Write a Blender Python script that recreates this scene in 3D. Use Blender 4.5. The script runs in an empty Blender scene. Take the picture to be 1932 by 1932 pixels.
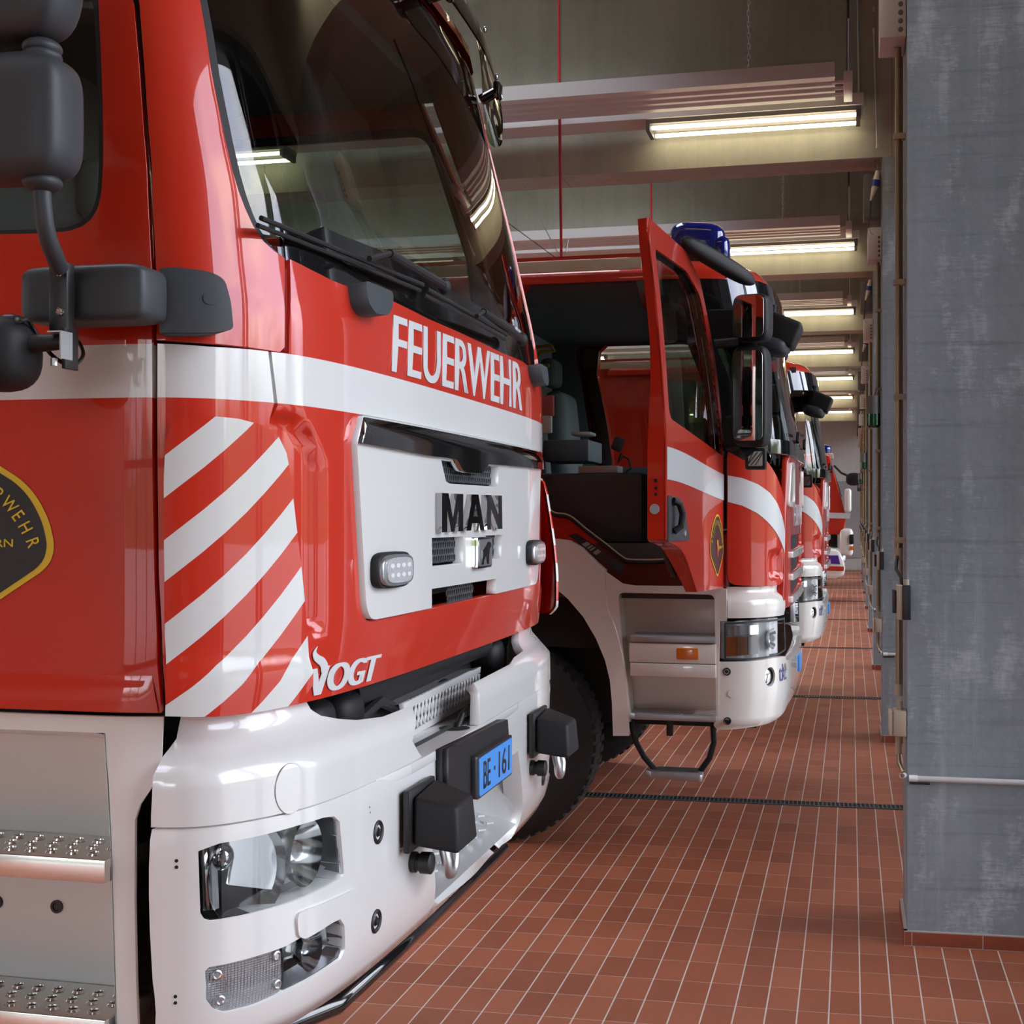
import bpy, bmesh, math, random
from mathutils import Vector, Matrix, Quaternion
from mathutils.geometry import delaunay_2d_cdt
random.seed(7)
V = Vector
COL = bpy.context.scene.collection
# ---------------------------------------------------------------- camera model (1932 x 1932 frame)
F = 2600.0; CX = 966.0; HY = 970.0; CAMZ = 1.6
TH = math.atan((1605 - 966) / F); SN, CS = math.sin(TH), math.cos(TH)
def proj(p):
    d = -p[0]*SN + p[1]*CS
    r = p[0]*CS + p[1]*SN
    d = max(d, .05)
    return (CX + F*r/d, HY - F*(p[2]-CAMZ)/d)
def ray(px, py):
    a = (px-CX)/F; b = (HY-py)/F
    return V((-SN + a*CS, CS + a*SN, b))
def onX(px, py, X):
    d = ray(px, py); t = X/d.x; return V((X, t*d.y, CAMZ + t*d.z))
def onY(px, py, Y):
    d = ray(px, py); t = Y/d.y; return V((t*d.x, Y, CAMZ + t*d.z))
def onZ(px, py, Z):
    d = ray(px, py); t = (Z-CAMZ)/d.z; return V((t*d.x, t*d.y, Z))

# ---------------------------------------------------------------- materials
MATS = {}
def mat(name, col, rough=.5, metal=0., coat=0., spec=.5, emit=None, estr=0., coat_rough=.03, bump=None, var=None):
    if name in MATS: return MATS[name]
    m = bpy.data.materials.new(name); m.use_nodes = True
    nt = m.node_tree; b = nt.nodes['Principled BSDF']
    b.inputs['Base Color'].default_value = (*col, 1)
    b.inputs['Roughness'].default_value = rough
    b.inputs['Metallic'].default_value = metal
    b.inputs['Coat Weight'].default_value = coat
    b.inputs['Coat Roughness'].default_value = coat_rough
    b.inputs['Specular IOR Level'].default_value = spec
    if emit:
        b.inputs['Emission Color'].default_value = (*emit, 1)
        b.inputs['Emission Strength'].default_value = estr
    if bump or var:
        tc = nt.nodes.new('ShaderNodeTexCoord')
    if bump:                                        # (scale, strength, distance)
        n = nt.nodes.new('ShaderNodeTexNoise'); n.inputs['Scale'].default_value = bump[0]; n.inputs['Detail'].default_value = 3
        nt.links.new(tc.outputs['Object'], n.inputs['Vector'])
        bp = nt.nodes.new('ShaderNodeBump'); bp.inputs['Strength'].default_value = bump[1]; bp.inputs['Distance'].default_value = bump[2]
        nt.links.new(n.outputs['Fac'], bp.inputs['Height']); nt.links.new(bp.outputs['Normal'], b.inputs['Normal'])
    if var:                                         # (scale, other colour)
        n = nt.nodes.new('ShaderNodeTexNoise'); n.inputs['Scale'].default_value = var[0]; n.inputs['Detail'].default_value = 5
        nt.links.new(tc.outputs['Object'], n.inputs['Vector'])
        r = nt.nodes.new('ShaderNodeValToRGB'); r.color_ramp.elements[0].position = .35; r.color_ramp.elements[1].position = .65
        r.color_ramp.elements[0].color = (*col, 1); r.color_ramp.elements[1].color = (*var[1], 1)
        nt.links.new(n.outputs['Fac'], r.inputs['Fac']); nt.links.new(r.outputs['Color'], b.inputs['Base Color'])
    MATS[name] = m
    return m
class NT:
    """tiny node-graph helper"""
    def __init__(s, name):
        s.m = bpy.data.materials.new(name); s.m.use_nodes = True; s.nt = s.m.node_tree
        s.b = s.nt.nodes['Principled BSDF']; MATS[name] = s.m
    def n(s, typ, **kw):
        x = s.nt.nodes.new(typ)
        for k, v in kw.items():
            if k in x.inputs.keys() if hasattr(x.inputs, 'keys') else False: x.inputs[k].default_value = v
            else: setattr(x, k, v)
        return x
    def put(s, sock, v):
        if hasattr(v, 'is_output') or hasattr(v, 'links'): s.nt.links.new(v, sock)
        else: sock.default_value = v
    def math(s, op, a, b=None, c=None, clamp=False):
        x = s.nt.nodes.new('ShaderNodeMath'); x.operation = op; x.use_clamp = clamp
        for i, v in enumerate((a, b, c)):
            if v is not None: s.put(x.inputs[i], v)
        return x.outputs[0]
    def mix(s, fac, a, b):
        x = s.nt.nodes.new('ShaderNodeMix'); x.data_type = 'RGBA'
        s.put(x.inputs[0], fac); s.put(x.inputs[6], a if not isinstance(a, tuple) else (*a, 1)); s.put(x.inputs[7], b if not isinstance(b, tuple) else (*b, 1))
        return x.outputs[2]
    def sep(s, v):
        x = s.nt.nodes.new('ShaderNodeSeparateXYZ'); s.nt.links.new(v, x.inputs[0]); return x.outputs
    def comb(s, x, y, z):
        c = s.nt.nodes.new('ShaderNodeCombineXYZ')
        for i, v in enumerate((x, y, z)): s.put(c.inputs[i], v)
        return c.outputs[0]
    def coord(s, which='Object'):
        return s.nt.nodes.new('ShaderNodeTexCoord').outputs[which]
    def noise(s, vec, scale, detail=4, rough=.55):
        x = s.nt.nodes.new('ShaderNodeTexNoise'); x.inputs['Scale'].default_value = scale; x.inputs['Detail'].default_value = detail; x.inputs['Roughness'].default_value = rough
        if vec is not None: s.nt.links.new(vec, x.inputs['Vector'])
        return x.outputs['Fac']
    def ramp(s, fac, *stops):
        x = s.nt.nodes.new('ShaderNodeValToRGB'); e = x.color_ramp.elements
        while len(e) < len(stops): e.new(.5)
        for i, (p, c) in enumerate(stops):
            e[i].position = p; e[i].color = (*c, 1) if isinstance(c, tuple) else (c, c, c, 1)
        s.nt.links.new(fac, x.inputs['Fac']); return x.outputs['Color']
    def bump(s, h, strength=.3, dist=.01):
        x = s.nt.nodes.new('ShaderNodeBump'); x.inputs['Strength'].default_value = strength; x.inputs['Distance'].default_value = dist
        s.nt.links.new(h, x.inputs['Height']); s.nt.links.new(x.outputs[0], s.b.inputs['Normal'])
    def base(s, col): s.put(s.b.inputs['Base Color'], col)
def glass_mat(name, tint=(.9, .95, .93), refl=1.0, ior=1.5):
    if name in MATS: return MATS[name]
    m = bpy.data.materials.new(name); m.use_nodes = True; nt = m.node_tree; nt.nodes.clear()
    o = nt.nodes.new('ShaderNodeOutputMaterial'); mx = nt.nodes.new('ShaderNodeMixShader')
    t = nt.nodes.new('ShaderNodeBsdfTransparent'); t.inputs[0].default_value = (*tint, 1)
    g = nt.nodes.new('ShaderNodeBsdfGlossy'); g.inputs['Roughness'].default_value = .01; g.inputs[0].default_value = (refl, refl, refl, 1)
    f = nt.nodes.new('ShaderNodeFresnel'); f.inputs[0].default_value = ior
    nt.links.new(f.outputs[0], mx.inputs[0]); nt.links.new(t.outputs[0], mx.inputs[1]); nt.links.new(g.outputs[0], mx.inputs[2]); nt.links.new(mx.outputs[0], o.inputs[0])
    MATS[name] = m; return m

# ---------------------------------------------------------------- objects
def link(o, parent=None):
    COL.objects.link(o)
    if parent is not None:
        o.parent = parent
        o.matrix_parent_inverse = Matrix.Translation(-V(parent.location)) if parent.parent is None and parent.type == 'EMPTY' else Matrix.Translation(-V(world_origin(parent)))
    return o
def world_origin(o):
    return o.get('_wo', (0, 0, 0)) if o.type != 'EMPTY' else tuple(o.location)
def thing(name, label, cat, loc=(0, 0, 0), group=None):
    o = bpy.data.objects.new(name, None); o.empty_display_size = .1; COL.objects.link(o); o.location = loc
    o['label'] = label; o['category'] = cat
    if group: o['group'] = group
    return o
def tag(o, label, cat, group=None):
    o['label'] = label; o['category'] = cat
    if group: o['group'] = group
    return o
def struct(o, label=None):
    o['kind'] = 'structure'
    if label: o['label'] = label
    return o
class MB:
    """mesh builder; everything given in world coordinates"""
    def __init__(s): s.v = []; s.f = []; s.uv = None; s.sm = []; s.nrm = {}
    def add(s, verts, faces, smooth=True):
        k = len(s.v); s.v += [tuple(x) for x in verts]
        for f in faces: s.f.append(tuple(i+k for i in f)); s.sm.append(smooth)
        return s
    def box(s, c, size, r=.0, rot=None, seg=2, taper=None):
        bm = bmesh.new(); bmesh.ops.create_cube(bm, size=1)
        for v in bm.verts: v.co = V((v.co.x*size[0], v.co.y*size[1], v.co.z*size[2]))
        if taper:                                   # (scale x, scale y) of the top
            for v in bm.verts:
                if v.co.z > 0: v.co.x *= taper[0]; v.co.y *= taper[1]
        if r > 0: bmesh.ops.bevel(bm, geom=bm.edges[:], offset=r, segments=seg, profile=.5, affect='EDGES')
        M = Matrix.Translation(V(c)) @ (rot.to_4x4() if rot is not None else Matrix())
        bm.verts.index_update()
        s.add([M @ v.co for v in bm.verts], [[v.index for v in f.verts] for f in bm.faces], smooth=r > 0); bm.free(); return s
    def bb(s, a, b, r=0., seg=2):
        a, b = V(a), V(b); return s.box((a+b)/2, [abs(b[i]-a[i]) for i in range(3)], r, None, seg)
    def cyl(s, a, b, r, r2=None, n=20, caps=True, smooth=True):
        a, b = V(a), V(b); d = (b-a).normalized(); x = d.orthogonal().normalized(); y = d.cross(x); r2 = r if r2 is None else r2
        vs = []
        for p, q in ((a, r), (b, r2)):
            for i in range(n):
                t = 2*math.pi*i/n; vs.append(p + q*(math.cos(t)*x + math.sin(t)*y))
        s.add(vs, [(i, (i+1) % n, n+(i+1) % n, n+i) for i in range(n)], smooth)
        if caps:
            s.add([v.copy() for v in vs[:n]], [tuple(range(n))[::-1]], False); s.add([v.copy() for v in vs[n:]], [tuple(range(n))], False)
        return s
    def tube(s, pts, r, n=10, caps=True):
        pts = [V(p) for p in pts]; rs = r if isinstance(r, (list, tuple)) else [r]*len(pts)
        t0 = (pts[1]-pts[0]).normalized(); x = t0.orthogonal().normalized(); rings = []
        for i, p in enumerate(pts):
            t = ((pts[min(i+1, len(pts)-1)]-p).normalized() + (p-pts[max(i-1, 0)]).normalized())
            t = t.normalized() if t.length > 1e-6 else t0
            x = (x - t*x.dot(t)).normalized(); y = t.cross(x)
            rings.append([p + rs[i]*(math.cos(2*math.pi*k/n)*x + math.sin(2*math.pi*k/n)*y) for k in range(n)])
        vs = [v for g in rings for v in g]
        fs = [(i*n+k, i*n+(k+1) % n, (i+1)*n+(k+1) % n, (i+1)*n+k) for i in range(len(pts)-1) for k in range(n)]
        s.add(vs, fs)
        if caps: s.add([v.copy() for v in rings[0]], [tuple(range(n))[::-1]], False); s.add([v.copy() for v in rings[-1]], [tuple(range(n))], False)
        return s
    def lathe(s, c, axis, prof, n=28, smooth=True):
        """prof: (distance along axis, radius)"""
        c = V(c); d = V(axis).normalized(); x = d.orthogonal().normalized(); y = d.cross(x); vs = []
        for h, r in prof:
            for i in range(n):
                t = 2*math.pi*i/n; vs.append(c + d*h + r*(math.cos(t)*x + math.sin(t)*y))
        s.add(vs, [(j*n+i, j*n+(i+1) % n, (j+1)*n+(i+1) % n, (j+1)*n+i) for j in range(len(prof)-1) for i in range(n)], smooth); return s
    def sph(s, c, rad, e=2.0, rot=None, nu=28, nv=16):
        """superellipsoid: e=2 is an ellipsoid, larger is boxier"""
        c = V(c); vs = []; f = lambda t: math.copysign(abs(t)**(2/e), t)
        for j in range(nv+1):
            b = -math.pi/2 + math.pi*j/nv
            for i in range(nu):
                a = 2*math.pi*i/nu
                p = V((rad[0]*f(math.cos(b))*f(math.cos(a)), rad[1]*f(math.cos(b))*f(math.sin(a)), rad[2]*f(math.sin(b))))
                vs.append(c + (rot @ p if rot is not None else p))
        s.add(vs, [(j*nu+i, j*nu+(i+1) % nu, (j+1)*nu+(i+1) % nu, (j+1)*nu+i) for j in range(nv) for i in range(nu)]); return s
    def prism(s, poly, ax, a, b, r=0):
        """poly: 2D points in the plane normal to axis ax (0,1,2); extruded from a to b"""
        idx = [i for i in range(3) if i != ax]; n = len(poly)
        def P(q, h):
            o = [0, 0, 0]; o[ax] = h; o[idx[0]] = q[0]; o[idx[1]] = q[1]; return V(o)
        bm = bmesh.new()
        lo = [bm.verts.new(P(q, a)) for q in poly]; hi = [bm.verts.new(P(q, b)) for q in poly]
        bm.faces.new(lo[::-1]); bm.faces.new(hi)
        for i in range(n): bm.faces.new((lo[i], lo[(i+1) % n], hi[(i+1) % n], hi[i]))
        bmesh.ops.recalc_face_normals(bm, faces=bm.faces[:])
        if r > 0: bmesh.ops.bevel(bm, geom=bm.edges[:], offset=r, segments=2, profile=.5, affect='EDGES')
        bmesh.ops.triangulate(bm, faces=[f for f in bm.faces if len(f.verts) > 4])
        bm.verts.index_update()
        s.add([v.co.copy() for v in bm.verts], [[v.index for v in f.verts] for f in bm.faces], smooth=r > 0); bm.free(); return s
    def build(s, name, m, parent=None, recalc=True, origin=None, angle=35):
        me = bpy.data.meshes.new(name); o = bpy.data.objects.new(name, me)
        off = V(origin) if origin is not None else V((0, 0, 0))
        if parent is not None: off = V(world_origin(parent))
        me.from_pydata([V(v)-off for v in s.v], [], s.f); me.materials.append(m)
        if recalc:
            bm = bmesh.new(); bm.from_mesh(me); bmesh.ops.recalc_face_normals(bm, faces=bm.faces[:]); bm.to_mesh(me); bm.free()
        me.polygons.foreach_set('use_smooth', [bool(x) for x in s.sm])
        if any(s.sm):
            try: me.set_sharp_from_angle(angle=math.radians(angle))
            except Exception: pass
        COL.objects.link(o)
        if parent is not None: o.parent = parent; o['_wo'] = tuple(off)
        if parent is None: o.location = off; o['_wo'] = tuple(off)
        if parent is not None and parent.type != 'EMPTY': pass
        return o
# ---------------------------------------------------------------- parametric surfaces
def catmull(pts, n=8, closed=False):
    out = []; N = len(pts); P = lambda i: pts[i % N] if closed else pts[max(0, min(N-1, i))]
    for i in range(N if closed else N-1):
        p0, p1, p2, p3 = P(i-1), P(i), P(i+1), P(i+2)
        for k in range(n):
            t = k/n
            out.append(tuple(.5*((2*b) + (c-a)*t + (2*a-5*b+4*c-d)*t*t + (3*b-a-3*c+d)*t**3) for a, b, c, d in zip(p0, p1, p2, p3)))
    if not closed: out.append(tuple(pts[-1]))
    return out
class Plan:
    """vertical-ish skin around a cab: a plan curve (symmetric about yc) swept through z.  u = arc length from the centre line,
    negative towards the camera side.  fx(z) shifts the front, ins(z) narrows it."""
    def __init__(s, half, yc, fx, ins, mirror_x=1):
        c = catmull(half, 10); s.yc = yc; s.fx = fx; s.ins = ins
        s.t = [0.0]; s.c = c
        for i in range(1, len(c)): s.t.append(s.t[-1] + math.dist(c[i], c[i-1]))
        s.w = half[-1][0]; s.cache = None
    def base(s, u):
        a = abs(u); t = s.t
        if a >= t[-1]: i = len(t)-2
        else:
            lo, hi = 0, len(t)-1
            while hi-lo > 1:
                m = (lo+hi)//2
                if t[m] <= a: lo = m
                else: hi = m
            i = lo
        k = (a-t[i])/(t[i+1]-t[i]); p, q = s.c[i], s.c[i+1]
        return p[0]+(q[0]-p[0])*k, p[1]+(q[1]-p[1])*k
    def p0(s, u, z):
        v, x = s.base(u); v = v*(1 - s.ins(z)/s.w)
        return V((x + s.fx(z), s.yc + math.copysign(v, u), z))
    def nrm(s, u, z):
        e = .012
        du = s.p0(u+e, z)-s.p0(u-e, z); dz = s.p0(u, z+e)-s.p0(u, z-e)
        return du.cross(dz).normalized()
    def P(s, u, z, off=0.):
        p = s.p0(u, z)
        return p + s.nrm(u, z)*off if off else p
    zr = (.5, 3.1); ur = (-3.2, 3.2)
    def pick(s, px, py, off=0.):
        if s.cache is None:
            s.cache = []
            for i in range(int((s.ur[1]-s.ur[0])/.05)+1):
                u = s.ur[0]+i*.05
                for j in range(int((s.zr[1]-s.zr[0])/.05)+1):
                    z = s.zr[0]+j*.05; p = s.p0(u, z)
                    if p.y < .3: continue
                    n = s.nrm(u, z)
                    if n.dot(V((0, 0, CAMZ))-p) > -.03: s.cache.append((*proj(p), u, z))
        b = min(s.cache, key=lambda c: (c[0]-px)**2+(c[1]-py)**2)
        u, z = b[2], b[3]
        for _ in range(25):
            q = proj(s.P(u, z, off)); ex, ey = px-q[0], py-q[1]
            if abs(ex)+abs(ey) < .02: break
            e = 1e-3
            a = proj(s.P(u+e, z, off)); c = proj(s.P(u, z+e, off))
            a11, a21 = (a[0]-q[0])/e, (a[1]-q[1])/e; a12, a22 = (c[0]-q[0])/e, (c[1]-q[1])/e
            det = a11*a22-a12*a21
            if abs(det) < 1e-3: break
            du = (ex*a22-a12*ey)/det; dz = (a11*ey-a21*ex)/det
            m = max(1., abs(du)/.06, abs(dz)/.06); u += du/m; z += dz/m
        return (u, z)
    def px(s, pts, off=0.): return [s.pick(x, y, off) for x, y in pts]
class Flat:
    """plane patch: origin + u*U + v*W"""
    def __init__(s, o, U, W):
        s.o = V(o); s.U = V(U).normalized(); s.W = V(W).normalized(); s.N = s.U.cross(s.W).normalized()
    def P(s, u, z, off=0.): return s.o + s.U*u + s.W*z + s.N*off
    def nrm(s, u, z): return s.N
    def pick(s, px, py, off=0.):
        d = ray(px, py); c = V((0, 0, CAMZ)); o = s.o + s.N*off
        t = (o-c).dot(s.N)/d.dot(s.N); q = c+d*t-o
        U, W = s.U, s.W; k = U.dot(W); a, b = q.dot(U), q.dot(W); den = 1-k*k
        return ((a-k*b)/den, (b-k*a)/den)
    def px(s, pts, off=0.): return [s.pick(x, y, off) for x, y in pts]
# ---------------------------------------------------------------- 2D outlines
def dense(loop, step):
    out = []
    for i, p in enumerate(loop):
        q = loop[(i+1) % len(loop)]; n = max(1, int(math.dist(p, q)/step+.5))
        out += [(p[0]+(q[0]-p[0])*k/n, p[1]+(q[1]-p[1])*k/n) for k in range(n)]
    return out
def rnd(loop, r, n=6):
    """round polygon corners; r: one radius or one per corner"""
    out = []; N = len(loop); rs = r if isinstance(r, (list, tuple)) else [r]*N
    for i in range(N):
        p = V(loop[i][:2]).to_2d(); a = V(loop[i-1][:2]).to_2d(); b = V(loop[(i+1) % N][:2]).to_2d()
        if rs[i] <= 1e-6: out.append(tuple(p)); continue
        d = min(rs[i], (a-p).length*.48, (b-p).length*.48)
        s, e = p+(a-p).normalized()*d, p+(b-p).normalized()*d
        for k in range(n+1):
            t = k/n; out.append(tuple(s*(1-t)**2 + p*2*t*(1-t) + e*t*t))
    return out
def rect(u0, u1, z0, z1): return [(u0, z0), (u1, z0), (u1, z1), (u0, z1)]
def oval(c, a, b, n=24, e=2.0):
    f = lambda t: math.copysign(abs(t)**(2/e), t)
    return [(c[0]+a*f(math.cos(2*math.pi*i/n)), c[1]+b*f(math.sin(2*math.pi*i/n))) for i in range(n)]
def inside(loop, p):
    c = False; x, y = p; n = len(loop); j = n-1
    for i in range(n):
        xi, yi = loop[i]; xj, yj = loop[j]
        if (yi > y) != (yj > y) and x < (xj-xi)*(y-yi)/(yj-yi)+xi: c = not c
        j = i
    return c
def area2(l): return sum(l[i-1][0]*l[i][1]-l[i][0]*l[i-1][1] for i in range(len(l)))
def mesh2d(outer, holes=(), grid=.05):
    loops = [dense(outer, grid*.8)] + [dense(h, grid*.8) for h in holes]
    vs, es = [], []
    for l in loops:
        k = len(vs); vs += [V(p).to_2d() for p in l]; es += [(k+i, k+(i+1) % len(l)) for i in range(len(l))]
    us = [p[0] for p in loops[0]]; zs = [p[1] for p in loops[0]]
    mg = grid*.35
    bl = [p for l in loops for p in l]
    cell = {}
    for p in bl: cell.setdefault((int(p[0]//grid), int(p[1]//grid)), []).append(p)
    u = min(us)+grid*.5
    while u < max(us):
        z = min(zs)+grid*.5
        while z < max(zs):
            if inside(loops[0], (u, z)) and not any(inside(h, (u, z)) for h in loops[1:]):
                ci, cj = int(u//grid), int(z//grid)
                if all(math.dist(q, (u, z)) > mg for a in (-1, 0, 1) for b in (-1, 0, 1) for q in cell.get((ci+a, cj+b), ())):
                    vs.append(V((u, z)))
            z += grid
        u += grid
    ov, oe, of, *_ = delaunay_2d_cdt(vs, es, [], 0, 1e-6)
    fs = []
    for f in of:
        c = (sum(ov[i].x for i in f)/len(f), sum(ov[i].y for i in f)/len(f))
        if inside(loops[0], c) and not any(inside(h, c) for h in loops[1:]):
            a = sum(ov[f[i-1]].x*ov[f[i]].y-ov[f[i]].x*ov[f[i-1]].y for i in range(len(f)))
            fs.append(tuple(f) if a > 0 else tuple(f[::-1]))
    return [(p.x, p.y) for p in ov], fs
def lay(name, parent, surf, vs, fs, m, off=0., depth=.012, back=False, roundn=True, side=1):
    """lay a flat 2D mesh on a surface, with a rim of the given depth"""
    fo = off if callable(off) else (lambda u, z: off)
    P = [surf.P(u, z, fo(u, z)) for u, z in vs]
    if callable(off):
        N = []
        for u, z in vs:
            e = .008
            du = surf.P(u+e, z, fo(u+e, z))-surf.P(u-e, z, fo(u-e, z)); dz = surf.P(u, z+e, fo(u, z+e))-surf.P(u, z-e, fo(u, z-e))
            N.append(du.cross(dz).normalized())
    else: N = [surf.nrm(u, z) for u, z in vs]
    used = {}
    for f in fs:
        for i in range(len(f)): used[(f[i], f[(i+1) % len(f)])] = 1
    rim = [e for e in used if (e[1], e[0]) not in used]
    verts = list(P); norms = list(N); faces = list(fs); uv = list(vs)
    if depth:
        acc = {}
        for a, b in rim:
            t = (P[b]-P[a]); l = t.cross(N[a]) if t.length else N[a]
            for i in (a, b): acc[i] = acc.get(i, V((0, 0, 0))) + l.normalized()
        top, bot = {}, {}
        for i, l in acc.items():
            l = l.normalized() if l.length > 1e-6 else N[i]
            top[i] = len(verts); verts.append(P[i]); norms.append(((N[i] if roundn else l)+l).normalized()); uv.append(vs[i])
            bot[i] = len(verts); verts.append(P[i]-N[i]*depth); norms.append(l); uv.append(vs[i])
        faces += [(top[b], top[a], bot[a], bot[b]) for a, b in rim]
    if back:
        k = len(verts); verts += [p-n*(depth or .004) for p, n in zip(P, N)]; norms += [-n for n in N]; uv += list(vs)
        faces += [tuple(i+k for i in f[::-1]) for f in fs]
    wo = V(world_origin(parent)) if parent is not None else V((0, 0, 0))
    me = bpy.data.meshes.new(name); me.from_pydata([v-wo for v in verts], [], faces); me.materials.append(m)
    ul = me.uv_layers.new(name='UVMap'); idx = [l.vertex_index for l in me.loops]
    ul.data.foreach_set('uv', [c for i in idx for c in uv[i]])
    me.polygons.foreach_set('use_smooth', [True]*len(me.polygons))
    me.normals_split_custom_set_from_vertices([tuple(n) for n in norms])
    o = bpy.data.objects.new(name, me); COL.objects.link(o); o['_wo'] = tuple(wo)
    if parent is not None: o.parent = parent
    return o
def patch(name, parent, surf, outer, m, holes=(), off=0., depth=.015, grid=.05, back=False, roundn=True):
    vs, fs = mesh2d(outer, holes, grid)
    return lay(name, parent, surf, vs, fs, m, off, depth, back, roundn)
def text2d(s, size=1., sx=1., bold=0., shear=0., spacing=1.):
    c = bpy.data.curves.new('lettering_source', 'FONT'); c.body = s; c.size = size; c.offset = bold; c.shear = shear; c.space_character = spacing; c.resolution_u = 5
    c.fill_mode = 'FRONT' if hasattr(c, 'fill_mode') and c.dimensions == '2D' and False else c.fill_mode
    o = bpy.data.objects.new('lettering_source', c); COL.objects.link(o); bpy.context.view_layer.update()
    me = o.evaluated_get(bpy.context.evaluated_depsgraph_get()).to_mesh()
    bm = bmesh.new(); bm.from_mesh(me); bmesh.ops.remove_doubles(bm, verts=bm.verts[:], dist=size*1e-4)
    front = [f for f in bm.faces if abs(f.normal.z) > .5]
    bm.verts.index_update()
    vs = [(v.co.x*sx, v.co.y) for v in bm.verts]; fs = []
    for f in front:
        i = [v.index for v in f.verts]
        a = sum(vs[i[k-1]][0]*vs[i[k]][1]-vs[i[k]][0]*vs[i[k-1]][1] for k in range(len(i)))
        fs.append(tuple(i) if a > 0 else tuple(i[::-1]))
    bm.free(); o.evaluated_get(bpy.context.evaluated_depsgraph_get()).to_mesh_clear(); bpy.data.objects.remove(o); bpy.data.curves.remove(c)
    return vs, fs
def fit(vs, quad):
    """map the bounding box of 2D points into a quad given as (bottom-left, bottom-right, top-right, top-left)"""
    x0 = min(p[0] for p in vs); x1 = max(p[0] for p in vs); y0 = min(p[1] for p in vs); y1 = max(p[1] for p in vs)
    bl, br, tr, tl = quad; out = []
    for x, y in vs:
        s, t = (x-x0)/(x1-x0), (y-y0)/(y1-y0)
        out.append(tuple((bl[i]*(1-s)+br[i]*s)*(1-t) + (tl[i]*(1-s)+tr[i]*s)*t for i in (0, 1)))
    return out
def cells2d(loop, pitch, bar, kind='hex', sy=1.):
    """open honeycomb / diamond mesh clipped to a loop: list of bar quads as 2D verts, faces"""
    us = [p[0] for p in loop]; zs = [p[1] for p in loop]; vs, fs = [], []
    n = 6 if kind == 'hex' else 4
    if kind == 'hex': dx, dz = pitch, pitch*.866*sy
    else: dx, dz = pitch, pitch*.5*sy
    j = 0; z = min(zs)
    while z < max(zs)+dz:
        u = min(us)+(dx/2 if j % 2 else 0)
        while u < max(us)+dx:
            if inside(loop, (u, z)):
                if kind == 'hex':
                    R = pitch/math.sqrt(3); pts = [(math.sin(k*math.pi/3)*R, math.cos(k*math.pi/3)*R*sy) for k in range(6)][::-1]
                else: pts = [(dx/2, 0), (0, dz), (-dx/2, 0), (0, -dz)]
                q = (1-bar/pitch*1.4); k0 = len(vs)
                vs += [(u+a, z+b) for a, b in pts]+[(u+a*q, z+b*q) for a, b in pts]
                fs += [(k0+k, k0+(k+1) % n, k0+n+(k+1) % n, k0+n+k) for k in range(n)]
            u += dx
        z += dz; j += 1
    return vs, fs
def lerp(a, b, t): return a+(b-a)*t
def pw(*pts):
    """piecewise-linear function, smoothed by a small moving average"""
    def f0(z):
        if z <= pts[0][0]: return pts[0][1]
        for (a, p), (b, q) in zip(pts, pts[1:]):
            if z <= b: return p+(q-p)*(z-a)/(b-a)
        return pts[-1][1]
    return lambda z: (f0(z-.03)+2*f0(z)+f0(z+.03))/4
def smoothstep(a, b, x):
    t = max(0., min(1., (x-a)/(b-a))); return t*t*(3-2*t)
# ---------------------------------------------------------------- render settings, camera, sky
sc = bpy.context.scene
sc.view_settings.view_transform = 'Standard'; sc.view_settings.look = 'None'; sc.view_settings.gamma = 1; sc.view_settings.use_curve_mapping = False
sc.view_settings.exposure = 0.55
try:
    sc.cycles.use_denoising = True; sc.cycles.denoiser = 'OPENIMAGEDENOISE'; sc.cycles.denoising_input_passes = 'RGB_ALBEDO_NORMAL'
except Exception: pass
sc.cycles.max_bounces = 10; sc.cycles.diffuse_bounces = 5; sc.cycles.glossy_bounces = 5; sc.cycles.transparent_max_bounces = 16; sc.cycles.transmission_bounces = 6
sc.cycles.sample_clamp_indirect = 6; sc.cycles.caustics_reflective = False; sc.cycles.caustics_refractive = False
cam = bpy.data.cameras.new('camera'); co = bpy.data.objects.new('camera', cam); COL.objects.link(co)
co.location = (0, 0, CAMZ); co.rotation_euler = (math.pi/2, 0, TH)
cam.sensor_width = 36; cam.lens = 36*F/1932; cam.shift_y = (HY-966)/1932; cam.clip_start = .05; cam.clip_end = 300
sc.camera = co
w = bpy.data.worlds.new('daylight'); sc.world = w; w.use_nodes = True; wn = w.node_tree; wn.nodes.clear()
def W(t): return wn.nodes.new(t)
tc = W('ShaderNodeTexCoord'); sp = W('ShaderNodeSeparateXYZ'); wn.links.new(tc.outputs['Generated'], sp.inputs[0])
mp = W('ShaderNodeMapping'); mp.inputs['Scale'].default_value = (1, 1, 2.2); wn.links.new(tc.outputs['Generated'], mp.inputs[0])
no = W('ShaderNodeTexNoise'); no.inputs['Scale'].default_value = 2.6; no.inputs['Detail'].default_value = 7; no.inputs['Roughness'].default_value = .58; wn.links.new(mp.outputs[0], no.inputs['Vector'])
cr = W('ShaderNodeValToRGB'); cr.color_ramp.elements[0].position = .40; cr.color_ramp.elements[0].color = (.60, .65, .86, 1); cr.color_ramp.elements[1].position = .62; cr.color_ramp.elements[1].color = (1, .98, .95, 1)
wn.links.new(no.outputs['Fac'], cr.inputs[0])
tr = W('ShaderNodeValToRGB'); tr.color_ramp.elements[0].position = .02; tr.color_ramp.elements[0].color = (.075, .085, .04, 1); tr.color_ramp.elements[1].position = .14; tr.color_ramp.elements[1].color = (1, 1, 1, 1)
n2 = W('ShaderNodeTexNoise'); n2.inputs['Scale'].default_value = 9; n2.inputs['Detail'].default_value = 6; wn.links.new(tc.outputs['Generated'], n2.inputs['Vector'])
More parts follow.
